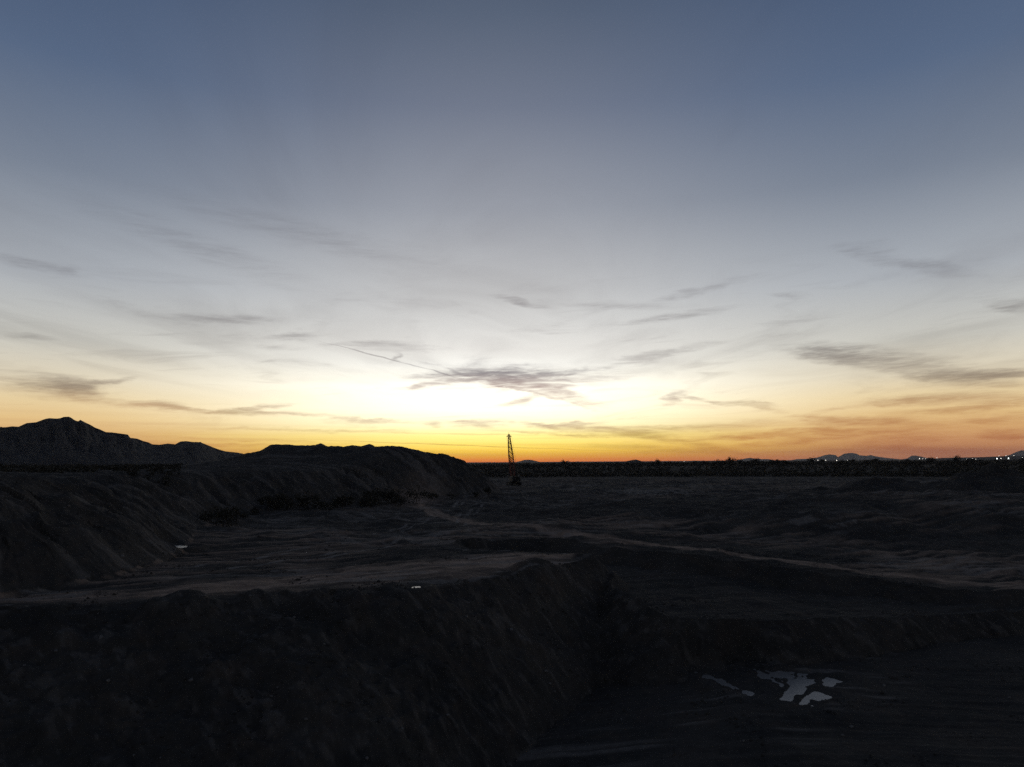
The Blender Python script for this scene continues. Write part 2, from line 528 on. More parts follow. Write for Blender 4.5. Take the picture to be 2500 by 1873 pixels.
FOOT = [(-66, 30), (-56, 60), (-52.5, 71), (-49.5, 74.5), (-47.3, 78.5), (-46.2, 83), (-46, 88), (-46.6, 95), (-49, 107), (-60, 138), (-72, 178), (-63.7, 202), (-50.4, 220), (-37.3, 241),
        (-31, 262), (-15, 279), (-5, 291), (-3.5, 303), (-9, 316), (-24, 332), (-45, 365), (-70, 430), (-300, 540), (-700, 560), (-700, 20)]
PIT_ROAD = [(-35, 253), (-20.8, 190), (-9.5, 163), (2, 148), (15.5, 138.7), (25.9, 131.5), (35.4, 125.7), (43.3, 118.4), (54.3, 113.7), (64.4, 109.2), (75.8, 108.1), (88.0, 108.1), (120, 109)]
BENCH_ROAD = [(-75, 66), (-60, 69), (-49, 69.8), (-38, 71.5), (-31, 76), (-24, 81), (-15, 88), (-3, 95), (5, 102)]
RIDGE_AZ = [(-24.5, 0.0), (-22.20, 0.266), (-21.08, 0.565), (-20.51, 0.808), (-19.93, 0.899), (-19.41, 1.022), (-18.83, 1.363), (-17.79, 1.394),
            (-15.62, 1.347), (-15.10, 1.521), (-14.54, 1.311), (-13.36, 1.217), (-12.64, 1.372), (-12.01, 1.230), (-11.29, 1.421), (-10.90, 1.259),
            (-8.86, 1.252), (-7.95, 1.096), (-6.53, 0.806), (-5.22, 0.734), (-4.08, 0.806), (-3.78, 0.725), (-3.23, 0.362), (-2.74, 0.111), (-1.69, -0.451), (-0.71, -1.206)]
RIDGE_Y = 300.0
RX = np.array([RIDGE_Y * math.tan(math.radians(a)) for a, e in RIDGE_AZ])
RZ = np.array([CAM_Z + RIDGE_Y / math.cos(math.radians(a)) * math.tan(math.radians(e)) for a, e in RIDGE_AZ])
PUDDLES = [(-9.36, 2.2, [[(25.4, 79.9), (26.1, 79.6), (27.2, 74.0), (27.3, 73.6), (26.4, 72.2), (26.0, 75.4)],
                       [(26.6, 79.6), (27.5, 78.3), (29.4, 78.2), (28.7, 76.1), (29.0, 75.8), (29.9, 77.5), (30.5, 77.2), (29.9, 75.8), (30.5, 75.3), (30.5, 74.5), (28.8, 73.1), (27.9, 71.4),
                        (27.0, 70.8), (25.8, 69.3), (25.0, 70.2), (25.1, 71.5), (26.4, 72.3), (27.5, 73.6), (27.5, 74.2)],
                       [(30.7, 74.2), (32.2, 76.1), (33.0, 74.9), (32.2, 74.1), (30.8, 73.4)],
                       [(28.2, 70.5), (29.7, 72.0), (30.0, 70.3), (28.6, 69.2), (27.7, 69.6)],
                       [(26.4, 68.1), (27.6, 69.3), (27.9, 67.9), (26.8, 66.5)]]),
           (-9.47, 1.2, [[(19.5, 78.7), (20.8, 77.1), (22.1, 73.9), (23.6, 71.4), (22.8, 71.3), (21.4, 73.6), (20.2, 76.4)]]),
           (0.05, 0.9, [[(-10.65, 75.9), (-10.4, 76.6), (-10.0, 76.7), (-9.65, 76.1), (-9.9, 75.8), (-10.4, 75.5)]]),
           (0.05, 2.0, [[(-54.0, 115.2), (-53.8, 116.4), (-51.7, 115.1), (-51.3, 113.2), (-51.6, 112.0)]])]
TRACKS = [[(-17.9, 212), (-18.6, 260), (-21.4, 332)], [(-15.9, 212), (-16.6, 260), (-19.4, 332)], [(-11.5, 186), (-11.1, 226), (-9.8, 278)], [(-9.5, 184), (-9.1, 226), (-7.8, 278)],
          [(7.7, 369.8), (13.1, 387.6)], [(77.9, 380.6), (65.3, 273.7)], [(80.0, 380.6), (67.4, 273.7)], [(87.3, 414.7), (69.3, 283.7)], [(113.2, 451.8), (89.8, 322.0)], [(115.6, 451.8), (92.2, 322.0)],
          [(70.2, 418.7), (55.2, 318.8)], [(64, 372), (49, 300)], [(55, 352), (47, 288)], [(-36, 92), (-22, 118), (-12, 150), (-14, 190)], [(-34, 91), (-20, 117), (-10, 150), (-12, 190)],
          [(-44, 92), (-30, 122), (-24, 150), (-21, 186)], [(-42, 91), (-28, 121), (-22, 150), (-19, 186)]]
LEVELS = np.array([(-45, 68, 0), (-20, 75, 0.2), (-12, 74, 0), (0, 90, 0.1), (10, 100, 0), (-30, 100, -0.5), (-10, 110, -0.5), (-40, 140, -0.3), (-9, 150, -0.5), (0, 135, -1), (18, 152, -1), (29, 170, 0.4), (44, 174, 0.5), (57, 168, 0.3), (70, 167, 0.5), (86, 171, 0.3), (106, 179, 0.7), (125, 177, 0.6), (145, 178, 0.6), (26.7, 152.9, -1.6), (39, 153.8, -2.2), (52.4, 154.7, -2.9), (66.2, 156.3, -3.5), (80.6, 158.5, -4), (95.7, 161.3, -4.4), (113.4, 160.5, -4.8), (130.9, 159.6, -5), (15.5, 138.7, -1.5), (25.9, 131.5, -2), (35.4, 125.7, -2.6), (43.3, 118.4, -3.4), (54.3, 113.7, -4.4), (64.4, 109.2, -5), (75.8, 108.1, -5.5), (88, 108.1, -6), (16, 127, -1.7), (24, 121, -2.1), (41, 110.5, -3.5), (61, 103, -5), (84, 102, -6), (110, 105, -6.5), (140, 130, -6), (90, 135, -5.6), (65, 138, -4.3), (45, 140, -3), (0, 200, 0), (60, 260, 0.2), (0, 300, 0), (150, 300, 0.3), (0, 380, 0), (-60, 200, 0), (220, 200, 0.5), (100, 60, -7), (0, 600, 0), (300, 600, 0), (-300, 600, 2), (200, 150, -4), (160, 60, -7), (-130, 40, 0), (-80, 60, 0), (0, 0, -1), (-100, -60, 0), (100, -60, -5), (400, 200, 0.5), (200, 450, 0), (-200, 250, 1), (-40, 250, 0)], float)
_D = np.hypot(LEVELS[:, None, 0] - LEVELS[None, :, 0], LEVELS[:, None, 1] - LEVELS[None, :, 1])
_A = np.ones((len(LEVELS) + 1,) * 2)
_A[:-1, :-1] = _D
_A[-1, -1] = 0
_Wt = np.linalg.solve(_A, np.append(LEVELS[:, 2], 0.0))


def base_level(X, Y):
    z = np.full(X.shape, _Wt[-1])
    for (lx, ly, _), w in zip(LEVELS, _Wt[:-1]):
        z = z + w * np.hypot(X - lx, Y - ly)
    return z


def terrain(X, Y):
    """height, region id, road tint, pale tint.  regions: 0 ground 1 dirt_road 2 pit_slope 3 pit_floor 4 spoil_bank 5 terrace"""
    X = np.atleast_1d(np.asarray(X, np.float64))
    Y = np.atleast_1d(np.asarray(Y, np.float64))
    R = np.hypot(X, Y)
    h = np.zeros(X.shape)
    reg = np.zeros(X.shape, np.int8)
    road = np.zeros(X.shape)
    pale = np.zeros(X.shape)
    farz = sstep(600, 800, R) * 6.5 + sstep(500, 1500, R) * fbm(X / 260, Y / 260, 4, 91) * 1.2
    near = R < 640
    x, y = X[near], Y[near]
    r = R[near]
    fade = 1 - sstep(430, 620, r)
    lv = base_level(x, y) * fade
    rough_ = sstep(105, 150, r) * (1 - sstep(480, 600, r))
    lv += fbm(x / 22, y / 22, 4, 3) * (0.45 + 0.5 * rough_) + rough_ * np.maximum(fbm(x / 9, y / 7, 4, 4), -0.1) * 1.3
    # wheel ruts and scraper windrows on the flats
    a = math.radians(24)
    q, p = x * math.cos(a) + y * math.sin(a), -x * math.sin(a) + y * math.cos(a)
    rut = fbm(q / 13 + fbm(x / 40, y / 40, 2, 8) * 2, p / 1.3, 3, 21)
    lumps = fbm(x / 3.2, y / 3.2, 4, 5)
    detail = rut * 0.30 + lumps * 0.26
    # big pit, upper lip (A) and the deep cut (C)
    dA, sA, inA = poly_field(x, y, POLY_A)
    wob = fbm(x / 6, y / 6, 4, 31) * 2.4
    zt = np.interp(x, [-6, 12, 20, 35, 60, 75, 95], [-4.2, -4.2, -4.5, -5.5, -6.9, -7.5, -8.0]) + fbm(x / 16, y / 16, 3, 14) * 0.4
    gA = np.abs(fbm(sA / 4.5, dA / 14, 3, 41)) * 1.6 * sstep(0.3, 3.0, dA)
    hA = np.maximum(lv - 0.75 * np.maximum(dA + wob * sstep(0, 2, dA) * 0.5 - 0.2, 0) + gA * 0.35, zt)
    keepA = sstep(7, 13, x + (y - 100) * 0.3)                        # the near slope is cut in one sweep
    dC, sC, inC = poly_field(x, y, POLY_C)
    slope = 0.45 + 0.5 * sstep(-12, 9, x)
    ua, va = x * 0.84 - y * 0.54, x * 0.54 + y * 0.84               # down the near slope / along it
    gl = np.abs(fbm(va / 5.2 + fbm(x / 11, y / 11, 3, 77) * 1.3, ua / 20, 4, 55))
    gl2 = fbm(va / 1.2 + lumps * 1.2, ua / 6, 3, 57)
    gm = sstep(0.4, 5.0, dC)
    zf = np.interp(x, [0, 22], [-12.5, -9.4]) + fbm(x / 15, y / 15, 3, 17) * 0.25
    rf = fbm(x / 11 + fbm(x / 30, y / 30, 2, 4) * 1.5, (y + 0.12 * x) / 1.0, 3, 23)
    hC0 = lv - slope * np.maximum(dC + wob * 0.45 * sstep(0, 2, dC), 0) + (gl * 1.4 - 0.4 + gl2 * 0.2 + fbm(x / 5.5, y / 5.5, 4, 58) * 1.1 + fbm(x / 1.9, y / 1.9, 3, 59) * 0.35) * gm
    hC = np.maximum(hC0, zf)
    hh = lv.copy()
    hA = np.where(inC & (y < 104), hA * keepA + lv * (1 - keepA), hA)
    hh = np.where(inA, np.minimum(hh, hA), hh)
    hh = np.where(inC, np.minimum(hh, hC), hh)
    in_floor = inC & (hC0 <= zf + 0.02)
    in_slope = inC & ~in_floor & (hC <= hh + 1e-6)
    # ragged lip: small heaps pushed to the edge of the cut
    lip = np.exp(-((dC - 0.8 + wob * 0.4) / 1.9) ** 2) * (x < 12) * (y < 103) * np.clip(fbm(sC / 4.5, dC * 0 + 3.3, 4, 61) * 2.4, -0.3, 1.5) * 1.0
    hh += lip
    flat = np.where(in_floor, rf * 0.18 + lumps * 0.12, np.where(in_slope, lumps * 0.55 + fbm(x / 0.9, y / 0.9, 3, 6) * 0.32, detail))
    # spoil bank and ridge on the left
    dF, sF, inF = poly_field(x, y, FOOT)
    rz = np.interp(x * RIDGE_Y / np.maximum(y, 60.0), RX, RZ, left=CAM_Z - 1.5, right=-9)
    rz = rz + fbm(x / 5, x * 0 + 2.0, 3, 65) * 0.35
    bench = 11.2 + fbm(x / 30, y / 30, 3, 71) * 0.8 + 1.0 * sstep(120, 70, y)
    hump = np.exp(-(np.abs(y - RIDGE_Y) / 34) ** 2.0)
    hump = np.where(y > RIDGE_Y, np.maximum(hump, np.exp(-((y - RIDGE_Y) / 40) ** 2)), hump)
    cap = np.where(rz > bench, bench + (rz - bench) * hump, np.minimum(bench, np.where(y > 255, np.maximum(rz, 0) + 40 * (1 - sstep(0, 45, np.abs(y - RIDGE_Y))) * 0, bench)))
    gF = np.abs(fbm(sF / 6.5 + fbm(x / 13, y / 13, 3, 83) * 1.8, dF / 18, 4, 85)) * (0.55 + 0.9 * vnoise(x / 17, y / 17, 84))
    gF2 = fbm(sF / 1.7 + lumps, dF / 14, 3, 87)
    rise = (0.62 + 0.25 * np.exp(-((x + 12) / 15) ** 2 - ((y - 300) / 40) ** 2)) * dF + wob * 0.6 * sstep(1, 6, dF) - (gF * 3.6 - 0.8) * sstep(1.0, 7.0, dF) + gF2 * 0.35 * sstep(0.5, 3, dF)
    k = 1.2
    hb = -k * np.log(np.exp(-np.clip(rise, -5, 60) / k) + np.exp(-np.clip(cap, -20, 60) / k))
    hb = np.maximum(hb, 0)
    on = inF & (y > 20)
    hh = np.where(on, np.maximum(hh, lv * 0.2 + hb), hh)
    bankf = on & (hb > 0.4)
    flat = np.where(bankf, lumps * 0.45 + fbm(x / 1.1, y / 1.1, 3, 9) * 0.2, flat)
    # heaps of clods at the bank foot, ramp of slumped reddish earth
    hh += flat * (0.35 + 0.65 * fade)
    hh *= 1.0
    # roads
    d1, s1, _ = poly_field(x, y, PIT_ROAD, False)
    d2, s2, _ = poly_field(x, y, BENCH_ROAD, False)
    edge = fbm(x / 4, y / 4, 3, 95) * 1.6
    r1 = sstep(3.2, 1.5, d1 + edge) * (0.62 + 0.5 * sstep(-0.2, 0.2, fbm(d1 / 0.6, s1 / 14, 3, 185)))
    wid = 2.6 + 5.5 * sstep(-40, -12, x)
    str2 = fbm(d2 / 0.9 + fbm(x / 9, y / 9, 3, 181) * 2.2, s2 / 16, 4, 183)
    r2 = sstep(wid + 2.4, wid - 2.0, d2 + edge * 2.2 + 4.0 * sstep(-6, 8, x)) * (0.42 + 0.65 * sstep(-0.25, 0.22, str2))
    free = ~(inA | inC | bankf)
    r1 = np.where(inA | inC, 0, r1)
    r2 = np.where((dC < 0.2) | inA | inC | bankf, 0, r2)
    rd = np.maximum(r1, r2)
    fl = np.where(free, np.clip(sstep(0.0, 0.3, fbm(x / 38, y / 26, 4, 101)) * sstep(-.2, .35, rut), 0, 1) * 0.6 * (1 - 0.55 * sstep(150, 260, r)), 0)
    slump = np.exp(-(((x + 32) / 7) ** 2 + ((y - 245) / 28) ** 2))
    # puddle hollows: the shore is where the uneven mud dips under the water
    wet = np.zeros(x.shape)
    for zp, reach, polys in PUDDLES:
        allp = np.array([p for pl_ in polys for p in pl_])
        lo, hi = allp.min(0) - reach - 2, allp.max(0) + reach + 2
        k_ = np.where((x > lo[0]) & (x < hi[0]) & (y > lo[1]) & (y < hi[1]))[0]
        if not len(k_): continue
        xs, ys = x[k_], y[k_]
        sd = np.full(xs.shape, 99.0)
        for pl_ in polys:
            d_, _, in_ = poly_field(xs, ys, pl_)
            sd = np.minimum(sd, np.where(in_, -d_, d_))
        mud = zp - 0.005 + np.clip(sd * 0.20, -0.08, 0.22) + fbm(xs / 1.2, ys / 1.2, 3, 171) * 0.12 * (reach > 1) + fbm((xs * 0.55 + ys * 0.83) / 2.5, (xs * 0.83 - ys * 0.55) / 0.6, 2, 173) * 0.11 * (reach > 1)
        mk = sstep(reach + 1.6, reach, sd)
        hh[k_] = hh[k_] * (1 - mk) + mud * mk
        wet[k_] = np.maximum(wet[k_], sstep(1.3, 0.1, sd))
        rd[k_] *= 1 - 0.8 * wet[k_]
    road[near] = np.clip(np.maximum(rd, np.maximum(fl, slump * 0.8)), 0, 1)
    hh = hh - rd * (rut * 0.06)
    # pale clay scrapes: far pads of rutted ground, crests on the floor, gully edges
    pad = np.exp(-(((x - 55) / 26) ** 2 + ((y - 285) / 40) ** 2)) + 0.7 * np.exp(-(((x + 32) / 14) ** 2 + ((y - 190) / 20) ** 2)) \
        + 0.6 * np.exp(-(((x + 22) / 16) ** 2 + ((y - 128) / 12) ** 2)) + 0.5 * np.exp(-(((x - 2) / 9) ** 2 + ((y - 235) / 45) ** 2))
    a2 = math.radians(-58)
    q2, p2 = x * math.cos(a2) + y * math.sin(a2), -x * math.sin(a2) + y * math.cos(a2)
    rutb = fbm(q2 / 30, p2 / 1.5, 3, 121)
    pl = np.clip(pad, 0, 1) * sstep(0.04, 0.28, rutb) * 0.9
    patch = sstep(-0.08, 0.25, fbm(x / 24, y / 14, 3, 131))
    pl = np.maximum(pl, np.where(free, patch * sstep(0.06, 0.32, fbm(q / 9 + lumps, p / 1.1, 3, 133)) * 0.55, 0))
    pl = np.maximum(pl, np.where(in_floor, sstep(0.08, 0.38, rf) * sstep(-0.1, 0.3, fbm(x / 10, y / 8, 3, 151)) * 0.40, 0))
    pl = np.maximum(pl, np.where(in_slope | bankf, sstep(0.05, 0.45, np.where(bankf, gF2, gl2 * 0.35 + fbm(ua / 1.1, va / 0.5, 4, 153) * 0.75)) * np.where(bankf, 0.30, 0.24), 0))
    for tr in TRACKS:
        d_, a_, _ = poly_field(x, y, tr, False)
        pl = np.maximum(pl, sstep(0.55, 0.2, d_) * sstep(-0.15, 0.25, fbm(a_ / 7, d_ * 0 + len(tr) + tr[0][0], 3, 161)) * 0.8 * free)
    pl = pl * (1 - wet)
    pale[near] = pl
    h[near] = hh
    rg = np.zeros(x.shape, np.int8)
    rg[inA & ~in_floor & ~in_slope] = 5
    rg[np.maximum(sstep(3.2, 1.5, d1 + edge) * ~(inA | inC), sstep(wid + 2.4, wid - 2.0, d2 + edge * 2.2 + 4.0 * sstep(-6, 8, x)) * ~(inA | inC | bankf | (dC < 0.2))) > 0.5] = 1
    rg[in_slope] = 2
    rg[in_floor] = 3
    rg[bankf] = 4
    reg[near] = rg
    out = R >= 600
    if out.any():
        lf = sstep(600, 640, R)
        h = np.where(out, h * (1 - lf) * near, h)
    # the earth bank beyond 560 m on the left keeps its level and dies out
    reg[(R > 590 + 30 * fbm(X / 30, Y / 30, 3, 141)) & (Y > 0)] = 6
    h = h + farz
    return h, reg, road, pale


def ground_z(x, y):
    return float(terrain(np.array([x]), np.array([y]))[0][0])


# polar sheet round the foot of the camera: fine where the photo looks, reaching past the horizon
front = np.radians(np.linspace(-43, 43, 1000))
rest = np.radians(np.concatenate([np.linspace(43, 317, 96)[1:-1]]))
ANG = np.concatenate([front, rest])
RAD = np.concatenate([np.linspace(6, 32, 22)[:-1], np.linspace(32, 60, 90)[:-1], np.linspace(60, 135, 330)[:-1], np.linspace(135, 310, 250)[:-1],
                      np.linspace(310, 640, 110)[:-1], np.geomspace(640, 22000, 50)])
RR, AA = np.meshgrid(RAD, ANG, indexing='ij')
GX, GY = RR * np.sin(AA), RR * np.cos(AA)
GZ, GREG, GROAD, GPALE = [a.reshape(GX.shape) for a in terrain(GX.ravel(), GY.ravel())]
nr, na = GX.shape
idx = np.arange(nr * na).reshape(nr, na)
nxt = np.roll(idx, -1, axis=1)
quads = np.stack([idx[:-1], nxt[:-1], nxt[1:], idx[1:]], -1).reshape(-1, 4)
quads = quads[:, ::-1]
freg = GREG[:-1].reshape(-1)
allv = np.stack([GX, GY, GZ], -1).reshape(-1, 3)
fr, fp = GROAD.reshape(-1), GPALE.reshape(-1)
for rid, nm in enumerate(['ground', 'dirt_road', 'pit_slope', 'pit_floor', 'spoil_bank', 'terrace', 'plain']):
    fs = quads[freg == rid]
    used, inv = np.unique(fs.ravel(), return_inverse=True)
    vv = allv[used]
    ff = inv.reshape(-1, 4)
    if rid == 0:                                                   # close the hole under the camera
        c = len(vv)
        vv = np.vstack([vv, [[0, 0, float(GZ[0].mean())]]])
    me = mesh_np(nm, vv, ff, M_plain if nm == 'plain' else M_soil)
    for an, src in (('road', fr), ('pale', fp)):
        at = me.attributes.new(an, 'FLOAT', 'POINT')
        d = src[used]
        if rid == 0: d = np.append(d, 0.0)
        at.data.foreach_set('value', d.astype(np.float32))
    tag(link(nm, me), kind='structure')


# ------------------------------------------------------------------ hills and mountains beyond the plain
def mountain(name, prof, dist, depth, base=4.0, rough=1.0, seed=0, mat=None, nu=220, nv=26):
    """ridge with real depth: profile given as (azimuth, elevation) of its skyline seen from the quarry"""
    pa = np.array([p[0] for p in prof]); pe = np.array([p[1] for p in prof])
    A = np.linspace(pa[0], pa[-1], nu)
    E = np.interp(A, pa, pe)
    X0 = dist * np.sin(np.radians(A)); Y0 = dist * np.cos(np.radians(A))
    Z0 = CAM_Z + dist * np.tan(np.radians(E))
    V = np.linspace(-1, 1, nv * 2 + 1)
    verts = np.zeros((len(V), nu, 3))
    for j, v in enumerate(V):
        wig = fbm(np.arange(nu) / 14.0, np.full(nu, v * 1.5 + seed), 3, 200 + seed) * 0.25
        prof_v = max(0.0, 1 - abs(v)) ** 0.85
        k = np.clip(prof_v * (1 + wig * (abs(v) > 0) * rough), 0, 1)
        if v == 0: k = np.ones(nu)
        spur = 1 - np.abs(fbm(np.arange(nu) / 16.0 + v * 2.0, np.full(nu, v * 4.0), 4, 300 + seed)) * 0.55 * rough * (4 * abs(v) * (1 - abs(v)))
        D = dist + v * depth
        verts[j, :, 0] = X0 * D / dist
        verts[j, :, 1] = Y0 * D / dist
        verts[j, :, 2] = base + np.maximum(Z0 - base, 0.0) * k * spur - (6.0 if abs(v) == 1 else 0)
    I = np.arange(len(V) * nu).reshape(len(V), nu)
    f = np.stack([I[:-1, :-1], I[:-1, 1:], I[1:, 1:], I[1:, :-1]], -1).reshape(-1, 4)
    o = link(name, mesh_np(name, verts.reshape(-1, 3), f, mat or M_rockhill))
    return tag(o, kind='structure')


def azs(s):
    return s


mountain('mountain', [(-44, 0.6)] + azs([(-40.82, 1.322), (-38.31, 1.992), (-35.81, 2.464), (-35.49, 2.499), (-35.16, 2.560), (-34.82, 2.540), (-34.39, 2.795), (-33.87, 2.863), (-33.38, 3.095),
         (-33.15, 3.157), (-32.80, 3.139), (-32.56, 3.145), (-32.33, 3.263), (-32.17, 3.281), (-31.93, 3.246), (-31.68, 3.056), (-31.48, 2.948), (-31.32, 3.036), (-31.12, 2.956), (-30.74, 2.767),
         (-30.44, 2.574), (-30.11, 2.437), (-29.78, 2.271), (-29.36, 2.249), (-28.98, 2.196), (-28.41, 2.117), (-28.25, 1.887), (-27.81, 1.833), (-27.41, 1.662), (-27.09, 1.576), (-26.83, 1.431),
         (-26.35, 1.404), (-25.82, 1.495), (-25.34, 1.438), (-25.02, 1.647), (-24.61, 1.680), (-24.06, 1.593), (-23.65, 1.595), (-23.09, 1.356), (-22.52, 1.115), (-21.95, 0.932), (-21.09, 0.840),
         (-20.22, 0.623), (-19.04, 0.310), (-16, -0.1)]), 1500, 420, seed=1, nu=620, rough=0.6)
mountain('hill', [(0.12, -0.039), (0.61, 0.055), (0.94, 0.151), (1.27, 0.165), (1.60, 0.130), (2.19, -0.021), (2.6, -0.06)], 9000, 600, seed=2, nu=70)
mountain('hill', [(6.2, -0.2), (7.14, -0.185), (8.11, -0.127), (9.08, -0.004), (9.56, 0.089), (9.79, 0.120), (10.04, 0.054), (10.51, -0.110), (11.30, -0.148), (11.93, -0.216)], 1500, 120, seed=3, nu=90)
mountain('mountain', [(2.4, -0.1), (2.58, -0.056), (3.24, -0.012), (3.50, -0.063), (4.55, -0.08), (5.20, 0.007), (5.52, -0.044), (6.17, -0.065), (6.82, -0.085), (7.47, -0.1)], 16000, 900, seed=4, nu=90)
mountain('mountain', [(10.6, -0.1), (11.62, -0.07), (12.47, -0.03), (13.19, -0.06), (14.43, 0.006), (15.04, -0.046), (15.50, -0.09)], 14000, 900, seed=5, nu=90)
mountain('mountain', [(16.0, -0.06), (16.26, -0.023), (17.17, -0.04), (17.9, 0.1), (18.13, 0.150), (18.37, 0.179), (18.81, 0.114), (19.25, 0.079), (19.69, 0.076), (20.12, -0.004), (20.98, -0.06)], 18000, 1000, seed=6, nu=120)
mountain('mountain', [(20.9, -0.08), (21.12, -0.05), (21.70, 0.060), (22.55, 0.084), (23.11, 0.169), (23.67, 0.344), (23.95, 0.386), (24.36, 0.337), (24.51, 0.186), (24.68, 0.274), (24.91, 0.420), (25.18, 0.462),
         (25.45, 0.488), (25.76, 0.411), (25.92, 0.306), (26.37, 0.257), (26.63, 0.313), (27.02, 0.207), (27.66, 0.100), (28.17, 0.037), (28.7, -0.04)], 19000, 1200, seed=7, nu=260)
mountain('mountain', [(28.3, -0.04), (28.93, 0.046), (29.22, 0.243), (29.45, 0.241), (29.81, 0.166), (30.10, 0.078), (30.42, 0.047), (30.8, -0.02)], 17000, 1000, seed=8, nu=90)
mountain('mountain', [(34.0, 0.0), (34.29, 0.095), (34.86, 0.224), (35.20, 0.407), (35.47, 0.510), (36.08, 0.554), (36.92, 0.384), (37.74, 0.166), (38.3, 0)], 18500, 1200, seed=9, nu=120)
mountain('mesa', [(29.8, -0.05), (30.10, -0.007), (31.03, 0.070), (33.39, 0.10), (34.52, 0.15), (36.05, 0.16), (38.14, 0.14), (40.68, -0.016)], 4600, 500, seed=10, nu=160, rough=0.5)


# ------------------------------------------------------------------ puddles
def hull(pts):
    pts = sorted(pts)
    def half(it):
        h = []
        for p in it:
            while len(h) > 1 and (h[-1][0] - h[-2][0]) * (p[1] - h[-2][1]) - (h[-1][1] - h[-2][1]) * (p[0] - h[-2][0]) <= 0: h.pop()
            h.append(p)
        return h[:-1]
    return half(pts) + half(pts[::-1])


PUD_LABELS = ['wide shallow puddle split by wheel tracks on the floor of the near pit', 'long thin streak of water left of the wide puddle on the pit floor',
              'tiny bright white puddle mirroring the sky on the lip of the dirt road', 'narrow grey puddle at the toe of the large spoil bank']
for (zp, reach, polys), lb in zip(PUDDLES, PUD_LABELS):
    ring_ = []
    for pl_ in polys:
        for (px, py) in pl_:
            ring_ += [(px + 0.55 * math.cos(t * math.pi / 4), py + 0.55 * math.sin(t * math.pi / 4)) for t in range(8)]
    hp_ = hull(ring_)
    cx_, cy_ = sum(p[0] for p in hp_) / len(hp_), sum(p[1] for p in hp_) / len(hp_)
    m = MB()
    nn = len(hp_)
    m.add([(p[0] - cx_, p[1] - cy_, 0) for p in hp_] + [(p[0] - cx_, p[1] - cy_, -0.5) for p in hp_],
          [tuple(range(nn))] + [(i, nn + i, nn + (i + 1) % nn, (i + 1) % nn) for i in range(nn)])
    tag(m.build('puddle', M_pale_water if zp < -5 or cx_ < -40 else M_water, None, (cx_, cy_, zp)), lb, 'puddle', 'puddles on the quarry ground', 'structure')



# ------------------------------------------------------------------ soil heaps dumped on the flat at the right
def heap(x, y, rx, ry, hgt, rot, label, seed):
    nu, nv = 64, 22
    vs = []
    zb = ground_z(x, y) - 0.8
    for j in range(nv):
        t = j / (nv - 1)
        for i in range(nu):
            a = 2 * math.pi * i / nu
            vs.append((t, a))
    T = np.array([v[0] for v in vs]); A = np.array([v[1] for v in vs])
    wob = 1 + 0.22 * fbm(np.cos(A) * 1.6 + seed, np.sin(A) * 1.6, 3, 400 + seed)
    px, py = T * rx * wob * np.cos(A), T * ry * wob * np.sin(A)
    H = hgt * np.clip(1 - T, 0, 1) ** 0.8 * (1 + 0.45 * fbm(px / 6 + seed, py / 6, 4, 410 + seed)) + 0.25 * fbm(px / 1.2, py / 1.2, 3, 420 + seed) * (1 - T)
    V = np.stack([px, py, H], -1)
    I = np.arange(nu * nv).reshape(nv, nu)
    f = np.stack([I[:-1], np.roll(I, -1, 1)[:-1], np.roll(I, -1, 1)[1:], I[1:]], -1).reshape(-1, 4)[:, ::-1]
    o = link('soil_heap', mesh_np('soil_heap', V, f, M_soil), None, (x, y, zb))
    o.rotation_euler.z = rot
    return tag(o, label, 'soil heap', 'dumped soil heaps on the right of the quarry')


heap(133, 256, 24, 16, 6.0, 0.2, 'broad dark soil heap with a low double crest, left of the right hand heaps', 1)
heap(160, 268, 17, 13, 4.6, -0.2, 'small pointed soil heap between the two broad heaps', 2)
heap(176, 262, 36, 20, 8.6, 0.1, 'largest dark soil heap running out at the right edge of the view', 3)
heap(113, 262, 22, 10, 3.0, 0.0, 'low flat soil heap, leftmost tail of the dumped heaps', 4)


# ------------------------------------------------------------------ vegetation
def leaf_crown(n, rx, rz, cz, clumps, size, seed, droop=0.0):
    r = np.random.default_rng(seed)
    cc = r.normal(0, 1, (clumps, 3))
    cc /= np.linalg.norm(cc, axis=1, keepdims=True)
    cc *= (r.uniform(0.25, 0.95, (clumps, 1)))
    cs = r.uniform(0.18, 0.42, clumps)
    k = r.integers(0, clumps, n)
    p = cc[k] + r.normal(0, 1, (n, 3)) * cs[k][:, None] * 0.6
    p = p * np.array([rx, rx, rz]) + np.array([0, 0, cz])
    p[:, 2] = np.maximum(p[:, 2], 0.15)
    u = r.normal(0, 1, (n, 3)); u /= np.linalg.norm(u, axis=1, keepdims=True)
    w = r.normal(0, 1, (n, 3)); w -= u * (u * w).sum(1, keepdims=True); w /= np.linalg.norm(w, axis=1, keepdims=True)
    s = r.uniform(0.5, 1.2, (n, 1)) * size
    v = np.stack([p - u * s, p + w * s * 0.5, p + u * s, p - w * s * 0.45], 1).reshape(-1, 3)
    f = np.arange(n * 4).reshape(n, 4)
    return v, f


def trunk_mesh(hgt, rx, seed, r0):
    rr = random.Random(seed)
    m = MB()
    top = (rr.uniform(-.2, .2) * rx, rr.uniform(-.2, .2) * rx, hgt * 0.42)
    m.tube((0, 0, -0.5), top, r0, 7, r0 * 0.65)
    for i in range(5):
        a = 2 * math.pi * i / 5 + rr.uniform(-.4, .4)
        e = (top[0] + math.cos(a) * rx * 0.6, top[1] + math.sin(a) * rx * 0.6, hgt * rr.uniform(0.62, 0.88))
        mid = ((top[0] * 2 + e[0]) / 3 + rr.uniform(-.2, .2), (top[1] * 2 + e[1]) / 3, (top[2] + e[2]) / 2)
        m.tube(top, mid, r0 * 0.5, 5, r0 * 0.35)
        m.tube(mid, e, r0 * 0.35, 5, r0 * 0.12)
    return m.mesh('trunk', M_bark)


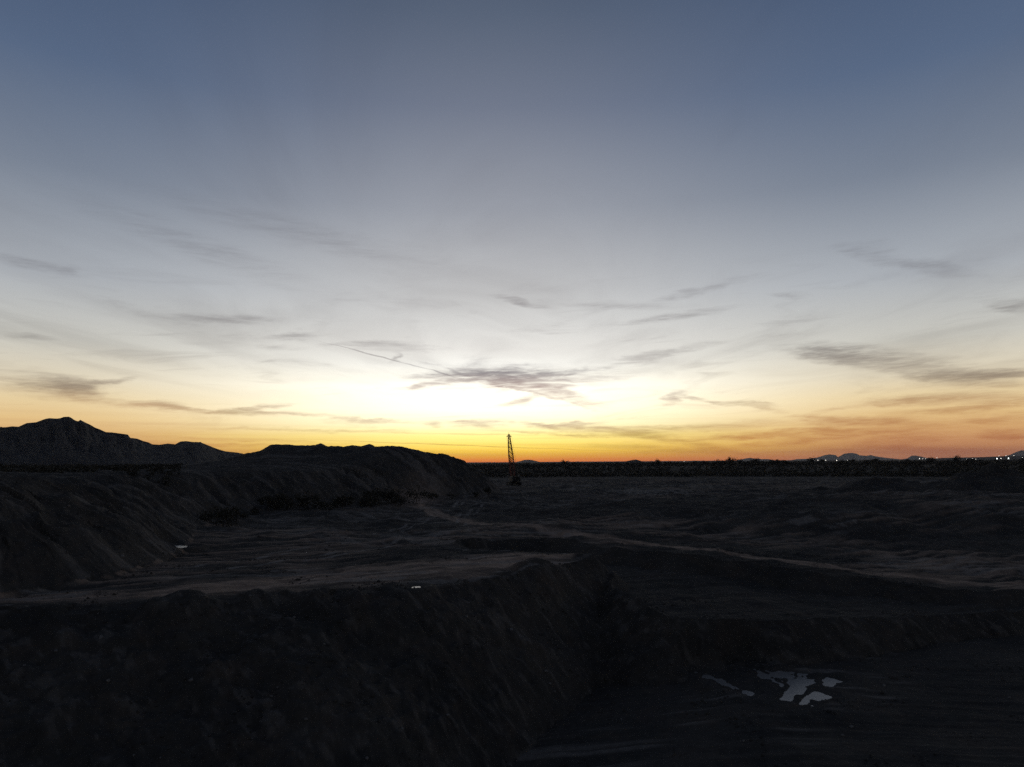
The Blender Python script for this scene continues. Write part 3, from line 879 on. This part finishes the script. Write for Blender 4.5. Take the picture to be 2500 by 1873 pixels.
TREES = []
for s in range(6):
    hgt = [6.0, 7.5, 5.0, 8.5, 6.5, 5.5][s]
    rx = hgt * [0.62, 0.5, 0.75, 0.45, 0.66, 0.7][s]
    v, f = leaf_crown(620, rx, hgt * 0.40, hgt * 0.62, 16, 0.34 + hgt * 0.02, 500 + s)
    TREES.append((mesh_np('crown', v, f, M_leaf), trunk_mesh(hgt, rx, 60 + s, 0.12 + hgt * 0.015), hgt))
SHRUBS = []
for s in range(4):
    v, f = leaf_crown(460, [1.7, 2.2, 1.4, 2.6][s], [1.3, 1.5, 1.1, 1.7][s], [1.3, 1.5, 1.0, 1.6][s], 11, 0.22, 540 + s)
    SHRUBS.append((mesh_np('foliage', v, f, M_leaf), trunk_mesh([2.4, 2.8, 2.0, 3.2][s], 1.3, 80 + s, 0.07), 0))


def plant(kind, part, me, x, y, sc, label, cat, group):
    r = bpy.data.objects.new(kind, None)
    COL.objects.link(r)
    r.empty_display_size = 0.5
    r.location = (x, y, ground_z(x, y) - 0.05)
    r.rotation_euler.z = random.uniform(0, 6.28)
    r.scale = (sc, sc, sc * random.uniform(0.9, 1.1))
    link(part, me[0], r)
    link('trunk', me[1], r)
    return tag(r, label, cat, group)


def polar(a, d):
    return d * math.sin(math.radians(a)), d * math.cos(math.radians(a))


# trees that break the skyline, in stretches one can find by the hills behind them
TREE_ROWS = [(-2.4, 2.4, 9, 740, 950, 'dark desert tree on the skyline close to the crane', 0.8),
             (3.0, 7.0, 12, 740, 980, 'dark desert tree on the skyline between the crane and the small cone hill', 0.8),
             (7.2, 12.5, 16, 740, 980, 'dark desert tree in the scrub belt before the small cone hill', 0.85),
             (13.0, 20.6, 26, 740, 950, 'dark desert tree on the skyline left of the big double mountain', 1.1),
             (20.8, 28.5, 26, 740, 960, 'dark desert tree in the scrub belt before the big double mountain', 1.0),
             (28.8, 36.5, 28, 740, 980, 'dark desert tree on the skyline before the town lights at the far right', 1.0)]
for a0, a1, n, d0, d1, lb, sc in TREE_ROWS:
    for i in range(n):
        a = a0 + (a1 - a0) * (i + random.random()) / n
        x, y = polar(a, random.uniform(d0, d1))
        plant('desert_tree', 'crown', random.choice(TREES), x, y, sc * random.choice((0.5, 0.62, 0.75, 0.85, 0.95, 1.15)) * random.uniform(0.9, 1.1), lb, 'tree', 'trees of the scrub belt')
for a, d, sc in [(1.15, 760, .9), (4.1, 780, 1.15), (4.35, 790, 1.2), (4.65, 790, 1.0), (5.0, 800, 1.1), (16.9, 780, 1.4), (17.2, 790, 1.2), (17.6, 800, 1.2), (18.6, 790, 1.2), (18.9, 790, 1.3), (19.6, 780, 1.25), (20.0, 790, 1.35), (20.4, 790, 1.4), (20.9, 800, 1.3), (26.9, 780, 1.4), (27.2, 800, 1.2), (28.9, 790, 1.3), (29.3, 800, 1.2)]:
    x, y = polar(a, d)
    plant('desert_tree', 'crown', random.choice(TREES), x, y, sc * 0.85,
          'tall bushy tree clump standing out of the scrub just right of the crane' if a < 6 else 'taller tree standing clear of the scrub left of the big double mountain' if a < 22 else 'taller tree standing clear of the scrub between the big mountain and the town lights', 'tree', 'trees of the scrub belt')

# shrubs at the toe of the spoil bank
SHRUB_SPOTS = [('dark shrub in the hollow behind the big spoil bank', [(-62, 150), (-66, 158), (-69, 168), (-70, 176), (-67, 185), (-63, 166), (-60, 158)], 1.2),
               ('dark shrub in the left clump below the far bank', [(-66, 192), (-63, 196), (-60, 194), (-59, 201), (-56, 199), (-63, 203)], 1.35),
               ('dark shrub in the middle clump below the far bank', [(-52, 196), (-50, 200), (-48, 196), (-46, 203), (-49, 209)], 1.3),
               ('dark shrub in the long right clump below the far bank', [(-45, 214), (-42, 217), (-40, 212), (-38, 219), (-36, 224), (-34, 216), (-32, 226), (-43, 222)], 1.5),
               ('dark shrub by the ramp below the ridge end', [(-30, 250), (-22, 257), (-14, 264), (-8, 276)], 1.1)]
ORD = ['first', 'second', 'third', 'fourth', 'fifth', 'sixth', 'seventh', 'eighth', 'ninth', 'tenth', 'eleventh']
for lb, spots, sc in SHRUB_SPOTS:
    rank = {p: i for i, p in enumerate(sorted(spots, key=lambda p: p[0] / p[1]))}
    for (x, y) in spots:
        k = rank[(x, y)]
        x, y = x + random.uniform(-2.2, 2.2), y + random.uniform(-3, 3)
        nth = 'leftmost' if k == 0 else 'rightmost' if k == len(spots) - 1 else ORD[k] + ' from left'
        plant('shrub', 'foliage', random.choice(SHRUBS), x, y, sc * random.uniform(0.8, 1.3), nth + ' ' + lb, 'shrub', 'shrubs at the foot of the spoil bank')

# the scrub itself: one mass of bushes from the quarry rim to the horizon
def scrub_mass():
    Vs, Fs, nb = [], [], 0
    r = np.random.default_rng(77)
    tv, tf = [], []
    for s in range(5):
        v, f = leaf_crown(26, 1.0, 0.8, 0.75, 6, 0.42, 700 + s)
        tv.append(v); tf.append(f)
    pts = []
    N = 9000
    a = r.uniform(-12, 41, N)
    d = 600 * np.exp(r.uniform(0, 1, N) ** 1.5 * math.log(3200 / 600))
    for i in range(N):
        pts.append((*polar(a[i], d[i]), r.uniform(1.2, 2.7)))
    for i in range(900):                                            # brush on the bench above the bank
        aa, dd = r.uniform(-38, -25), r.uniform(190, 520)
        pts.append((*polar(aa, dd), r.uniform(0.5, 1.3)))
    P = np.array(pts)
    ok = np.ones(len(P), bool)
    z, rg, _, _ = terrain(P[:, 0], P[:, 1])
    for i in range(len(P)):
        x, y, s = P[i]
        t = i % 5
        v = tv[t] * s
        c, n = math.cos(i * 1.7), math.sin(i * 1.7)
        v = np.stack([v[:, 0] * c - v[:, 1] * n + x, v[:, 0] * n + v[:, 1] * c + y, v[:, 2] + z[i] - 0.1], -1)
        Vs.append(v); Fs.append(tf[t] + nb); nb += len(v)
    o = link('scrubland', mesh_np('scrubland', np.vstack(Vs), np.vstack(Fs), M_leaf))
    tag(o, 'dark belt of desert scrub stretching from the quarry rim to the horizon', 'scrub', None, 'stuff')


scrub_mass()

# ------------------------------------------------------------------ loose rocks
ROCKS = []
for s in range(4):
    r = np.random.default_rng(900 + s)
    import bmesh
    bm = bmesh.new()
    bmesh.ops.create_icosphere(bm, subdivisions=2, radius=1.0)
    for vtx in bm.verts:
        n = vtx.co.normalized()
        k = 1 + 0.28 * math.sin(n.x * 3.1 + s) * math.cos(n.y * 2.7 - s) + r.uniform(-0.12, 0.12)
        vtx.co = Vector((n.x * k, n.y * k * 0.8, n.z * k * 0.6))
    me = bpy.data.meshes.new('rock')
    bm.to_mesh(me); bm.free()
    me.materials.append(M_stone)
    ROCKS.append(me)
rr = random.Random(5)
n_r = 0
spots = []
while n_r < 36:
    x, y = rr.uniform(-42, 6), rr.uniform(44, 92)
    z, rg, _, _ = terrain(np.array([x]), np.array([y]))
    if rg[0] == 2:
        spots.append((x, y, float(z[0]), rr.uniform(0.08, 0.22), 'grey rock lying loose on the near slope of the pit', 'rocks on the near slope'))
        n_r += 1
while n_r < 48:
    x, y = rr.uniform(10, 55), rr.uniform(60, 84)
    z, rg, _, _ = terrain(np.array([x]), np.array([y]))
    if rg[0] == 3:
        spots.append((x, y, float(z[0]), rr.uniform(0.08, 0.2), 'grey rock lying on the dark floor of the pit', 'rocks on the pit floor'))
        n_r += 1
while n_r < 66:
    x, y = rr.uniform(-75, -48), rr.uniform(72, 120)
    z, rg, _, _ = terrain(np.array([x]), np.array([y]))
    if rg[0] == 4:
        spots.append((x, y, float(z[0]), rr.uniform(0.12, 0.3), 'grey rock lying loose on the large spoil bank at the left', 'rocks on the spoil bank'))
        n_r += 1
for i, (x, y, z, s, lb, gp) in enumerate(spots):
    o = link('rock', ROCKS[i % 4], None, (x, y, z + s * 0.25))
    o.scale = (s, s, s)
    o.rotation_euler = (rr.uniform(-.4, .4), rr.uniform(-.4, .4), rr.uniform(0, 6.3))
    tag(o, lb, 'rock', gp)


# crumbled earth and rubble too small to count, one mass
def rubble():
    r = np.random.default_rng(31)
    ico = np.array([(0, 0, 1), (0.9, 0, 0), (0.1, 0.85, 0.1), (-0.85, 0.1, 0), (0, -0.9, -0.1), (0, 0, -0.8)])
    tri = np.array([(0, 1, 2), (0, 2, 3), (0, 3, 4), (0, 4, 1), (5, 2, 1), (5, 3, 2), (5, 4, 3), (5, 1, 4)])
    xs, ys = r.uniform(-75, 60, 26000), 44 + 90 * r.uniform(0, 1, 26000) ** 1.4
    z, rg, _, _ = terrain(xs, ys)
    clump = fbm(xs / 4, ys / 4, 3, 191)
    keep = np.where(rg == 2, clump > 0.0, np.where(rg == 4, clump > 0.12, np.where(rg == 3, clump > 0.22, clump > 0.28)))
    xs, ys, z = xs[keep], ys[keep], z[keep]
    n = len(xs)
    sz = r.uniform(0.05, 0.10, n) + 0.16 * r.uniform(0, 1, n) ** 5
    v = ico[None] * (1 + r.uniform(-0.35, 0.35, (n, 6, 3))) * sz[:, None, None]
    v[:, :, 2] *= 0.7
    v += np.stack([xs, ys, z + sz * 0.2], -1)[:, None, :]
    f = tri[None] + (np.arange(n) * 6)[:, None, None]
    o = link('rubble', mesh_np('rubble', v.reshape(-1, 3), f.reshape(-1, 3), M_soil))
    tag(o, 'loose crumbled earth and rubble scattered over the pit slopes and banks', 'rubble', None, 'stuff')


rubble()

# ------------------------------------------------------------------ crawler crane with lattice boom
CX, CY = 0.6, 380.0
CZ = ground_z(CX, CY)
crane = bpy.data.objects.new('crawler_crane', None)
COL.objects.link(crane)
crane.location = (CX, CY, CZ)
tag(crane, 'black silhouetted crawler crane with a tall red lattice boom on the quarry flat', 'crane')
YAW = math.radians(24)                                             # undercarriage is turned against the house
HR = Matrix.Rotation(math.atan2(2.7, 10.5), 4, 'Z')                 # house faces away, a little to the left


def rot2(x, y, a):
    return x * math.cos(a) - y * math.sin(a), x * math.sin(a) + y * math.cos(a)


def crawler(side):
    L, H, Wd = 6.8, 1.5, 1.15
    off = rot2(side * 2.35, 0, YAW)
    prof = []
    for i in range(9):
        t = -math.pi / 2 + math.pi * i / 8
        prof.append((L / 2 - H / 2 + math.cos(t) * H / 2, H / 2 + math.sin(t) * H / 2))
    for i in range(9):
        t = math.pi / 2 + math.pi * i / 8
        prof.append((-L / 2 + H / 2 + math.cos(t) * H / 2, H / 2 + math.sin(t) * H / 2))
    m = MB().prism(prof, -Wd / 2, Wd / 2)
    n = len(prof)
    for i in range(n):                                              # track shoes
        for k in range(1 if i not in (8, 17) else 9):
            a, b = prof[i], prof[(i + 1) % n]
            t = (k + 0.5) / (9 if i in (8, 17) else 1)
            c = (a[0] + (b[0] - a[0]) * t, 0, a[1] + (b[1] - a[1]) * t)
            m.box(c, (0.30, Wd + 0.1, 0.10), ry=-math.atan2(b[1] - a[1], b[0] - a[0]))
    o = m.build('crawler_track', M_rubber, crane, (off[0], off[1], 0.02))
    o.rotation_euler.z = YAW + math.pi / 2
    for i in range(5):
        w = MB().tube((0, -Wd / 2 - 0.06, 0), (0, Wd / 2 + 0.06, 0), 0.42, 14)
        w.build('track_roller', M_steel, o, (-2.4 + i * 1.2, 0, 0.62))


crawler(-1)
crawler(1)
cb = MB().box((0, 0, 1.15), (3.9, 3.4, 0.8), rz=YAW).tube((0, 0, 1.5), (0, 0, 2.0), 1.25, 20)
cb.build('car_body', M_steel, crane)
hp = MB()                                                           # engine house with sloping roof edge
hp.prism([(-2.0, 2.0), (2.0, 2.0), (2.0, 4.1), (1.6, 4.6), (-1.6, 4.6), (-2.0, 4.1)], -4.3, 1.6)
hp.box((0, -1.3, 1.93), (4.2, 6.6, 0.22))
house = hp.build('engine_house', M_yard, crane)
house.rotation_euler.z = HR.to_euler().z
for s in (-1, 1):                                                   # louvred side doors and roof vents
    for k in range(3):
        MB().box((s * 2.01, -3.4 + k * 1.5, 3.0), (0.05, 1.25, 1.5)).build('side_door', M_steel, house)
for k in range(2):
    MB().box((-0.7 + 1.4 * k, -2.6, 4.72), (0.8, 1.2, 0.25)).build('roof_vent', M_steel, house)
cw = MB().prism([(-2.1, 2.15), (2.1, 2.15), (2.1, 3.7), (1.8, 3.95), (-1.8, 3.95), (-2.1, 3.7)], -5.35, -4.32)
o = cw.build('counterweight', M_rubber, crane); o.rotation_euler.z = HR.to_euler().z
cab = MB().prism([(2.06, 2.0), (3.35, 2.0), (3.35, 4.2), (3.1, 4.55), (2.06, 4.55)], -0.4, 1.9)
cabo = cab.build('cab', M_yard, crane); cabo.rotation_euler.z = HR.to_euler().z
MB().box((3.36, 0.75, 3.5), (0.03, 1.7, 1.1)).build('window', M_glass, cabo)
MB().box((2.70, 1.91, 3.4), (0.95, 0.03, 1.4)).build('window', M_glass, cabo)
MB().box((2.70, -0.41, 3.6), (0.9, 0.03, 0.8)).build('window', M_glass, cabo)
ww = MB()
for s in (-1, 1):
    x0, x1 = (s * 2.02, s * 3.0)
    y0, y1 = (-4.2, 1.5) if s < 0 else (-4.2, -0.6)
    ww.box(((x0 + x1) / 2, (y0 + y1) / 2, 2.0), (abs(x1 - x0), y1 - y0, 0.08))
wk = ww.build('walkway', M_steel, crane); wk.rotation_euler.z = HR.to_euler().z
rl = MB()
for s in (-1, 1):
    y0, y1 = (-4.2, 1.5) if s < 0 else (-4.2, -0.6)
    n = 5
    for i in range(n):
        y = y0 + (y1 - y0) * i / (n - 1)
        rl.tube((s * 2.97, y, 2.0), (s * 2.97, y, 3.05), 0.03)
    for z in (2.55, 3.05):
        rl.tube((s * 2.97, y0, z), (s * 2.97, y1, z), 0.03)
rlo = rl.build('handrail', M_steel, crane); rlo.rotation_euler.z = HR.to_euler().z
ex = MB().tube((1.55, -2.3, 4.55), (1.55, -2.3, 6.3), 0.13, 10).box((1.55, -2.3, 6.36), (0.34, 0.34, 0.06))
o = ex.build('exhaust_stack', M_steel, crane); o.rotation_euler.z = HR.to_euler().z
o = MB().box((2.7, -0.6, 5.15), (0.3, 0.12, 0.55)).tube((2.7, -0.55, 4.5), (2.7, -0.55, 5.0), 0.04).build('mirror', M_white, crane); o.rotation_euler.z = HR.to_euler().z
ga = MB()                                                           # A-frame gantry
for s in (-1, 1):
    ga.tube((s * 1.3, -3.9, 4.4), (s * 0.9, -2.6, 7.6), 0.13)
    ga.tube((s * 1.3, 0.6, 4.4), (s * 0.9, -2.6, 7.6), 0.11)
ga.tube((-1.1, -2.6, 7.6), (1.1, -2.6, 7.6), 0.2, 10)
ga.tube((-1.1, -3.25, 6.0), (1.1, -3.25, 6.0), 0.08)
o = ga.build('gantry', M_steel, crane); o.rotation_euler.z = HR.to_euler().z

# boom: four chords with lacing; parallel lower section, tapering upper section and peaked head
B0 = HR @ Vector((0, 1.5, 2.9))
HEAD = Vector((-2.45, 11.3, 26.2))
bdir = (HEAD - B0).normalized()
blen = (HEAD - B0).length
bx = (HR @ Vector((1, 0, 0))); bx = (bx - bdir * bx.dot(bdir)).normalized()
by = bdir.cross(bx) * -1.0


def bw(t):
    if t < 0.16: return 0.7 + (1.12 - 0.7) * t / 0.16, 0.25 + (0.95 - 0.25) * t / 0.16
    if t < 0.56: return 1.12, 0.95
    k = (t - 0.56) / 0.44
    return 1.12 + (0.48 - 1.12) * k, 0.95 + (0.36 - 0.95) * k


def bp(t, sx, sy):
    w, d = bw(t)
    return B0 + bdir * (blen * t) + bx * (sx * w) + by * (sy * d)


boom = bpy.data.objects.new('boom', None)
COL.objects.link(boom); boom.parent = crane
TS = [0, 0.08, 0.16] + [0.16 + 0.40 * i / 7 for i in range(1, 8)] + [0.56 + 0.44 * i / 8 for i in range(1, 9)]
for sx, sy in ((-1, -1), (1, -1), (1, 1), (-1, 1)):
    m = MB()
    for i in range(len(TS) - 1):
        m.tube(bp(TS[i], sx, sy), bp(TS[i + 1], sx, sy), 0.16, 6)
    m.build('chord', M_red, boom)
for (s1, s2) in (((-1, -1), (1, -1)), ((1, -1), (1, 1)), ((1, 1), (-1, 1)), ((-1, 1), (-1, -1))):
    m = MB()
    for i in range(len(TS) - 1):
        m.tube(bp(TS[i], *s1), bp(TS[i], *s2), 0.08, 5)
        p, q = (s1, s2) if i % 2 else (s2, s1)
        m.tube(bp(TS[i], *p), bp(TS[i + 1], *q), 0.09, 5)
    m.build('lacing', M_red, boom)
hd = MB()
T0 = B0 + bdir * blen
for s in (-1, 1):
    hd.tube(T0 + bx * 0.48 * s, T0 + bdir * 1.45, 0.16, 6, 0.12)
    hd.tube(T0 + bx * 1.38 * s, T0 + bdir * 1.2 + bx * 0.15 * s, 0.10, 6)
hd.tube(T0 - bx * 1.42, T0 + bx * 1.42, 0.17, 8)
hd.box(T0 + bdir * 0.55, (0.85, 0.5, 0.9), rx=0.0, taper=0.5)
hd.build('boom_head', M_red, boom)
for k in (-0.2, 0.2):
    MB().tube(T0 + bx * (k - 0.06) + bdir * 0.7 + by * 0.5, T0 + bx * (k + 0.06) + bdir * 0.7 + by * 0.5, 0.42, 16).build('sheave', M_steel, boom)
MB().tube(T0 + bdir * 1.45, T0 + bdir * 1.45 + Vector((0, 0, 0.45)), 0.04).box(T0 + bdir * 1.45 + Vector((0, 0, 0.55)), (0.5, 0.3, 0.22)).build('warning_lamp', M_steel, boom)
# lettering hung in the boom
def letter(strokes, t, size):
    """flat cut-out letter: strokes are polylines in a unit box, welded from bars"""
    m = MB()
    o0 = bp(t, 0, -1.10)
    for pl in strokes:
        for (a, b) in zip(pl[:-1], pl[1:]):
            m.tube(o0 + bx * (a[0] * size) + bdir * (a[1] * size), o0 + bx * (b[0] * size) + bdir * (b[1] * size), 0.12, 5)
    return m.build('letter', M_red, boom)


ring = [(0.36 * math.cos(2 * math.pi * i / 14), 0.5 + 0.42 * math.sin(2 * math.pi * i / 14)) for i in range(15)]
letter([[(-0.4, 1), (0.4, 1), (-0.4, 0), (0.4, 0)]], 0.487, 1.15)
letter([ring], 0.430, 1.25)
letter([[(-0.35, 1), (-0.35, 0), (0.35, 0)]], 0.385, 1.05)
pf = MB().box(bp(0.41, 1.55, -0.6), (0.95, 0.9, 0.08))
for z in (0.0, 1.0):
    c = bp(0.41, 1.55, -0.6)
    pf.tube((c.x - .45, c.y - .42, c.z + z), (c.x + .45, c.y - .42, c.z + z), 0.03)
c = bp(0.41, 1.55, -0.6)
for s in (-1, 1):
    pf.tube((c.x + .45 * s, c.y - .42, c.z), (c.x + .45 * s, c.y - .42, c.z + 1.0), 0.03)
pf.tube(bp(0.41, 0.95, -0.9), (c.x, c.y, c.z), 0.05)
pf.build('boom_platform', M_steel, boom)
gt = HR @ Vector((0.9, -2.6, 7.6))
gt2 = HR @ Vector((-0.9, -2.6, 7.6))
for s, g0 in ((-1, gt2), (1, gt)):
    a = T0 + bx * 1.40 * s
    m = MB()
    mid = (a + g0) / 2 + Vector((0.35 * s, 0, -0.35))
    m.tube(a, (a + mid) / 2 + Vector((0.1 * s, 0, -0.1)), 0.032, 5).tube((a + mid) / 2 + Vector((0.1 * s, 0, -0.1)), mid, 0.032, 5).tube(mid, g0, 0.032, 5)
    m.build('pendant_line', M_steel, crane)
m = MB()
for k in (-0.2, 0.2):
    m.tube(T0 + bx * k + bdir * 0.6 - by * 0.3, HR @ Vector((k, -0.2, 4.5)), 0.02, 4)
m.build('hoist_line', M_steel, crane)

# ------------------------------------------------------------------ lit masts of the town on the plain
M_lamp = lamp_material('lamp_white', (1.0, 0.93, 0.82), 3.6)
M_lamp2 = lamp_material('lamp_bright', (0.92, 1.0, 0.95), 9.0)
LAMPS = [(22.87, -0.100, 1), (23.15, -0.102, 1), (23.68, -0.105, 1), (24.41, -0.115, 1), (25.12, -0.125, 0), (21.03, -0.108, 0), (13.50, -0.12, 0),
         (29.68, 0.025, 1), (29.88, 0.023, 0), (30.05, 0.022, 0), (30.30, 0.034, 0), (30.72, 0.073, 0), (31.73, 0.092, 1), (32.45, -0.025, 0), (32.78, 0.0, 0), (32.96, -0.029, 0),
         (34.15, -0.012, 2), (34.37, 0.0, 1), (34.78, 0.010, 2), (35.53, 0.057, 0), (34.27, 0.176, 0), (34.66, 0.186, 0), (35.08, 0.181, 0)]
sph = {}
for key, mat_, rad in ((0, M_lamp, 0.55), (1, M_lamp, 0.9), (2, M_lamp2, 1.1)):
    bm = bmesh.new()
    bmesh.ops.create_uvsphere(bm, u_segments=10, v_segments=6, radius=rad)
    me = bpy.data.meshes.new('lamp'); bm.to_mesh(me); bm.free(); me.materials.append(mat_)
    sph[key] = me
MASTS = {}
for a, e, k in LAMPS:
    d = 2300 + 500 * ((a * 7.3) % 1.0)
    x, y = polar(a, d)
    z = CAM_Z + d * math.tan(math.radians(e))
    zg = ground_z(x, y)
    z = max(z, zg + 4)
    r = bpy.data.objects.new('light_mast', None)
    COL.objects.link(r)
    r.location = (x, y, zg)
    MB().tube((0, 0, -0.5), (0, 0, z - zg), 0.22, 8, 0.12).box((0, 0, z - zg), (1.6, 0.3, 0.15)).build('pole', M_steel, r)
    link('lamp', sph[k], r, (0, 0, z - zg))
    if a < 22: lb = 'single faint light mast on the plain left of the big double mountain'
    elif a < 26: lb = 'lit mast in the row below the big double mountain'
    elif a < 31: lb = 'lit mast in the row beside the low humped hill'
    elif k == 2: lb = 'brightest lit mast near the right edge'
    elif e > 0.1: lb = 'faint lit mast up on the low mesa'
    else: lb = 'lit mast in the scattered town lights'
    MASTS.setdefault(lb, []).append((a, r))
    tag(r, lb, 'light mast', 'town lights along the horizon')

for lb, ms in MASTS.items():                                        # alike masts are told apart along their row
    ms.sort(key=lambda q: q[0])
    for i, (a, r) in enumerate(ms):
        if len(ms) > 1:
            r['label'] = ('leftmost' if i == 0 else 'rightmost' if i == len(ms) - 1 else ORD[i] + ' from left') + ' ' + lb

# ------------------------------------------------------------------ evening haze
hz = MB().box((0, 0, 130), (46000, 46000, 290), 0)
M_haze = bpy.data.materials.new('haze_air')
M_haze.use_nodes = True
M_haze.node_tree.nodes.clear()
pv = M_haze.node_tree.nodes.new('ShaderNodeVolumePrincipled')
pv.inputs['Color'].default_value = (0.92, 0.94, 1.0, 1)
pv.inputs['Density'].default_value = HAZE
pv.inputs['Anisotropy'].default_value = 0.35
oo = M_haze.node_tree.nodes.new('ShaderNodeOutputMaterial')
M_haze.node_tree.links.new(pv.outputs[0], oo.inputs['Volume'])
tag(hz.build('haze', M_haze), kind='stuff')
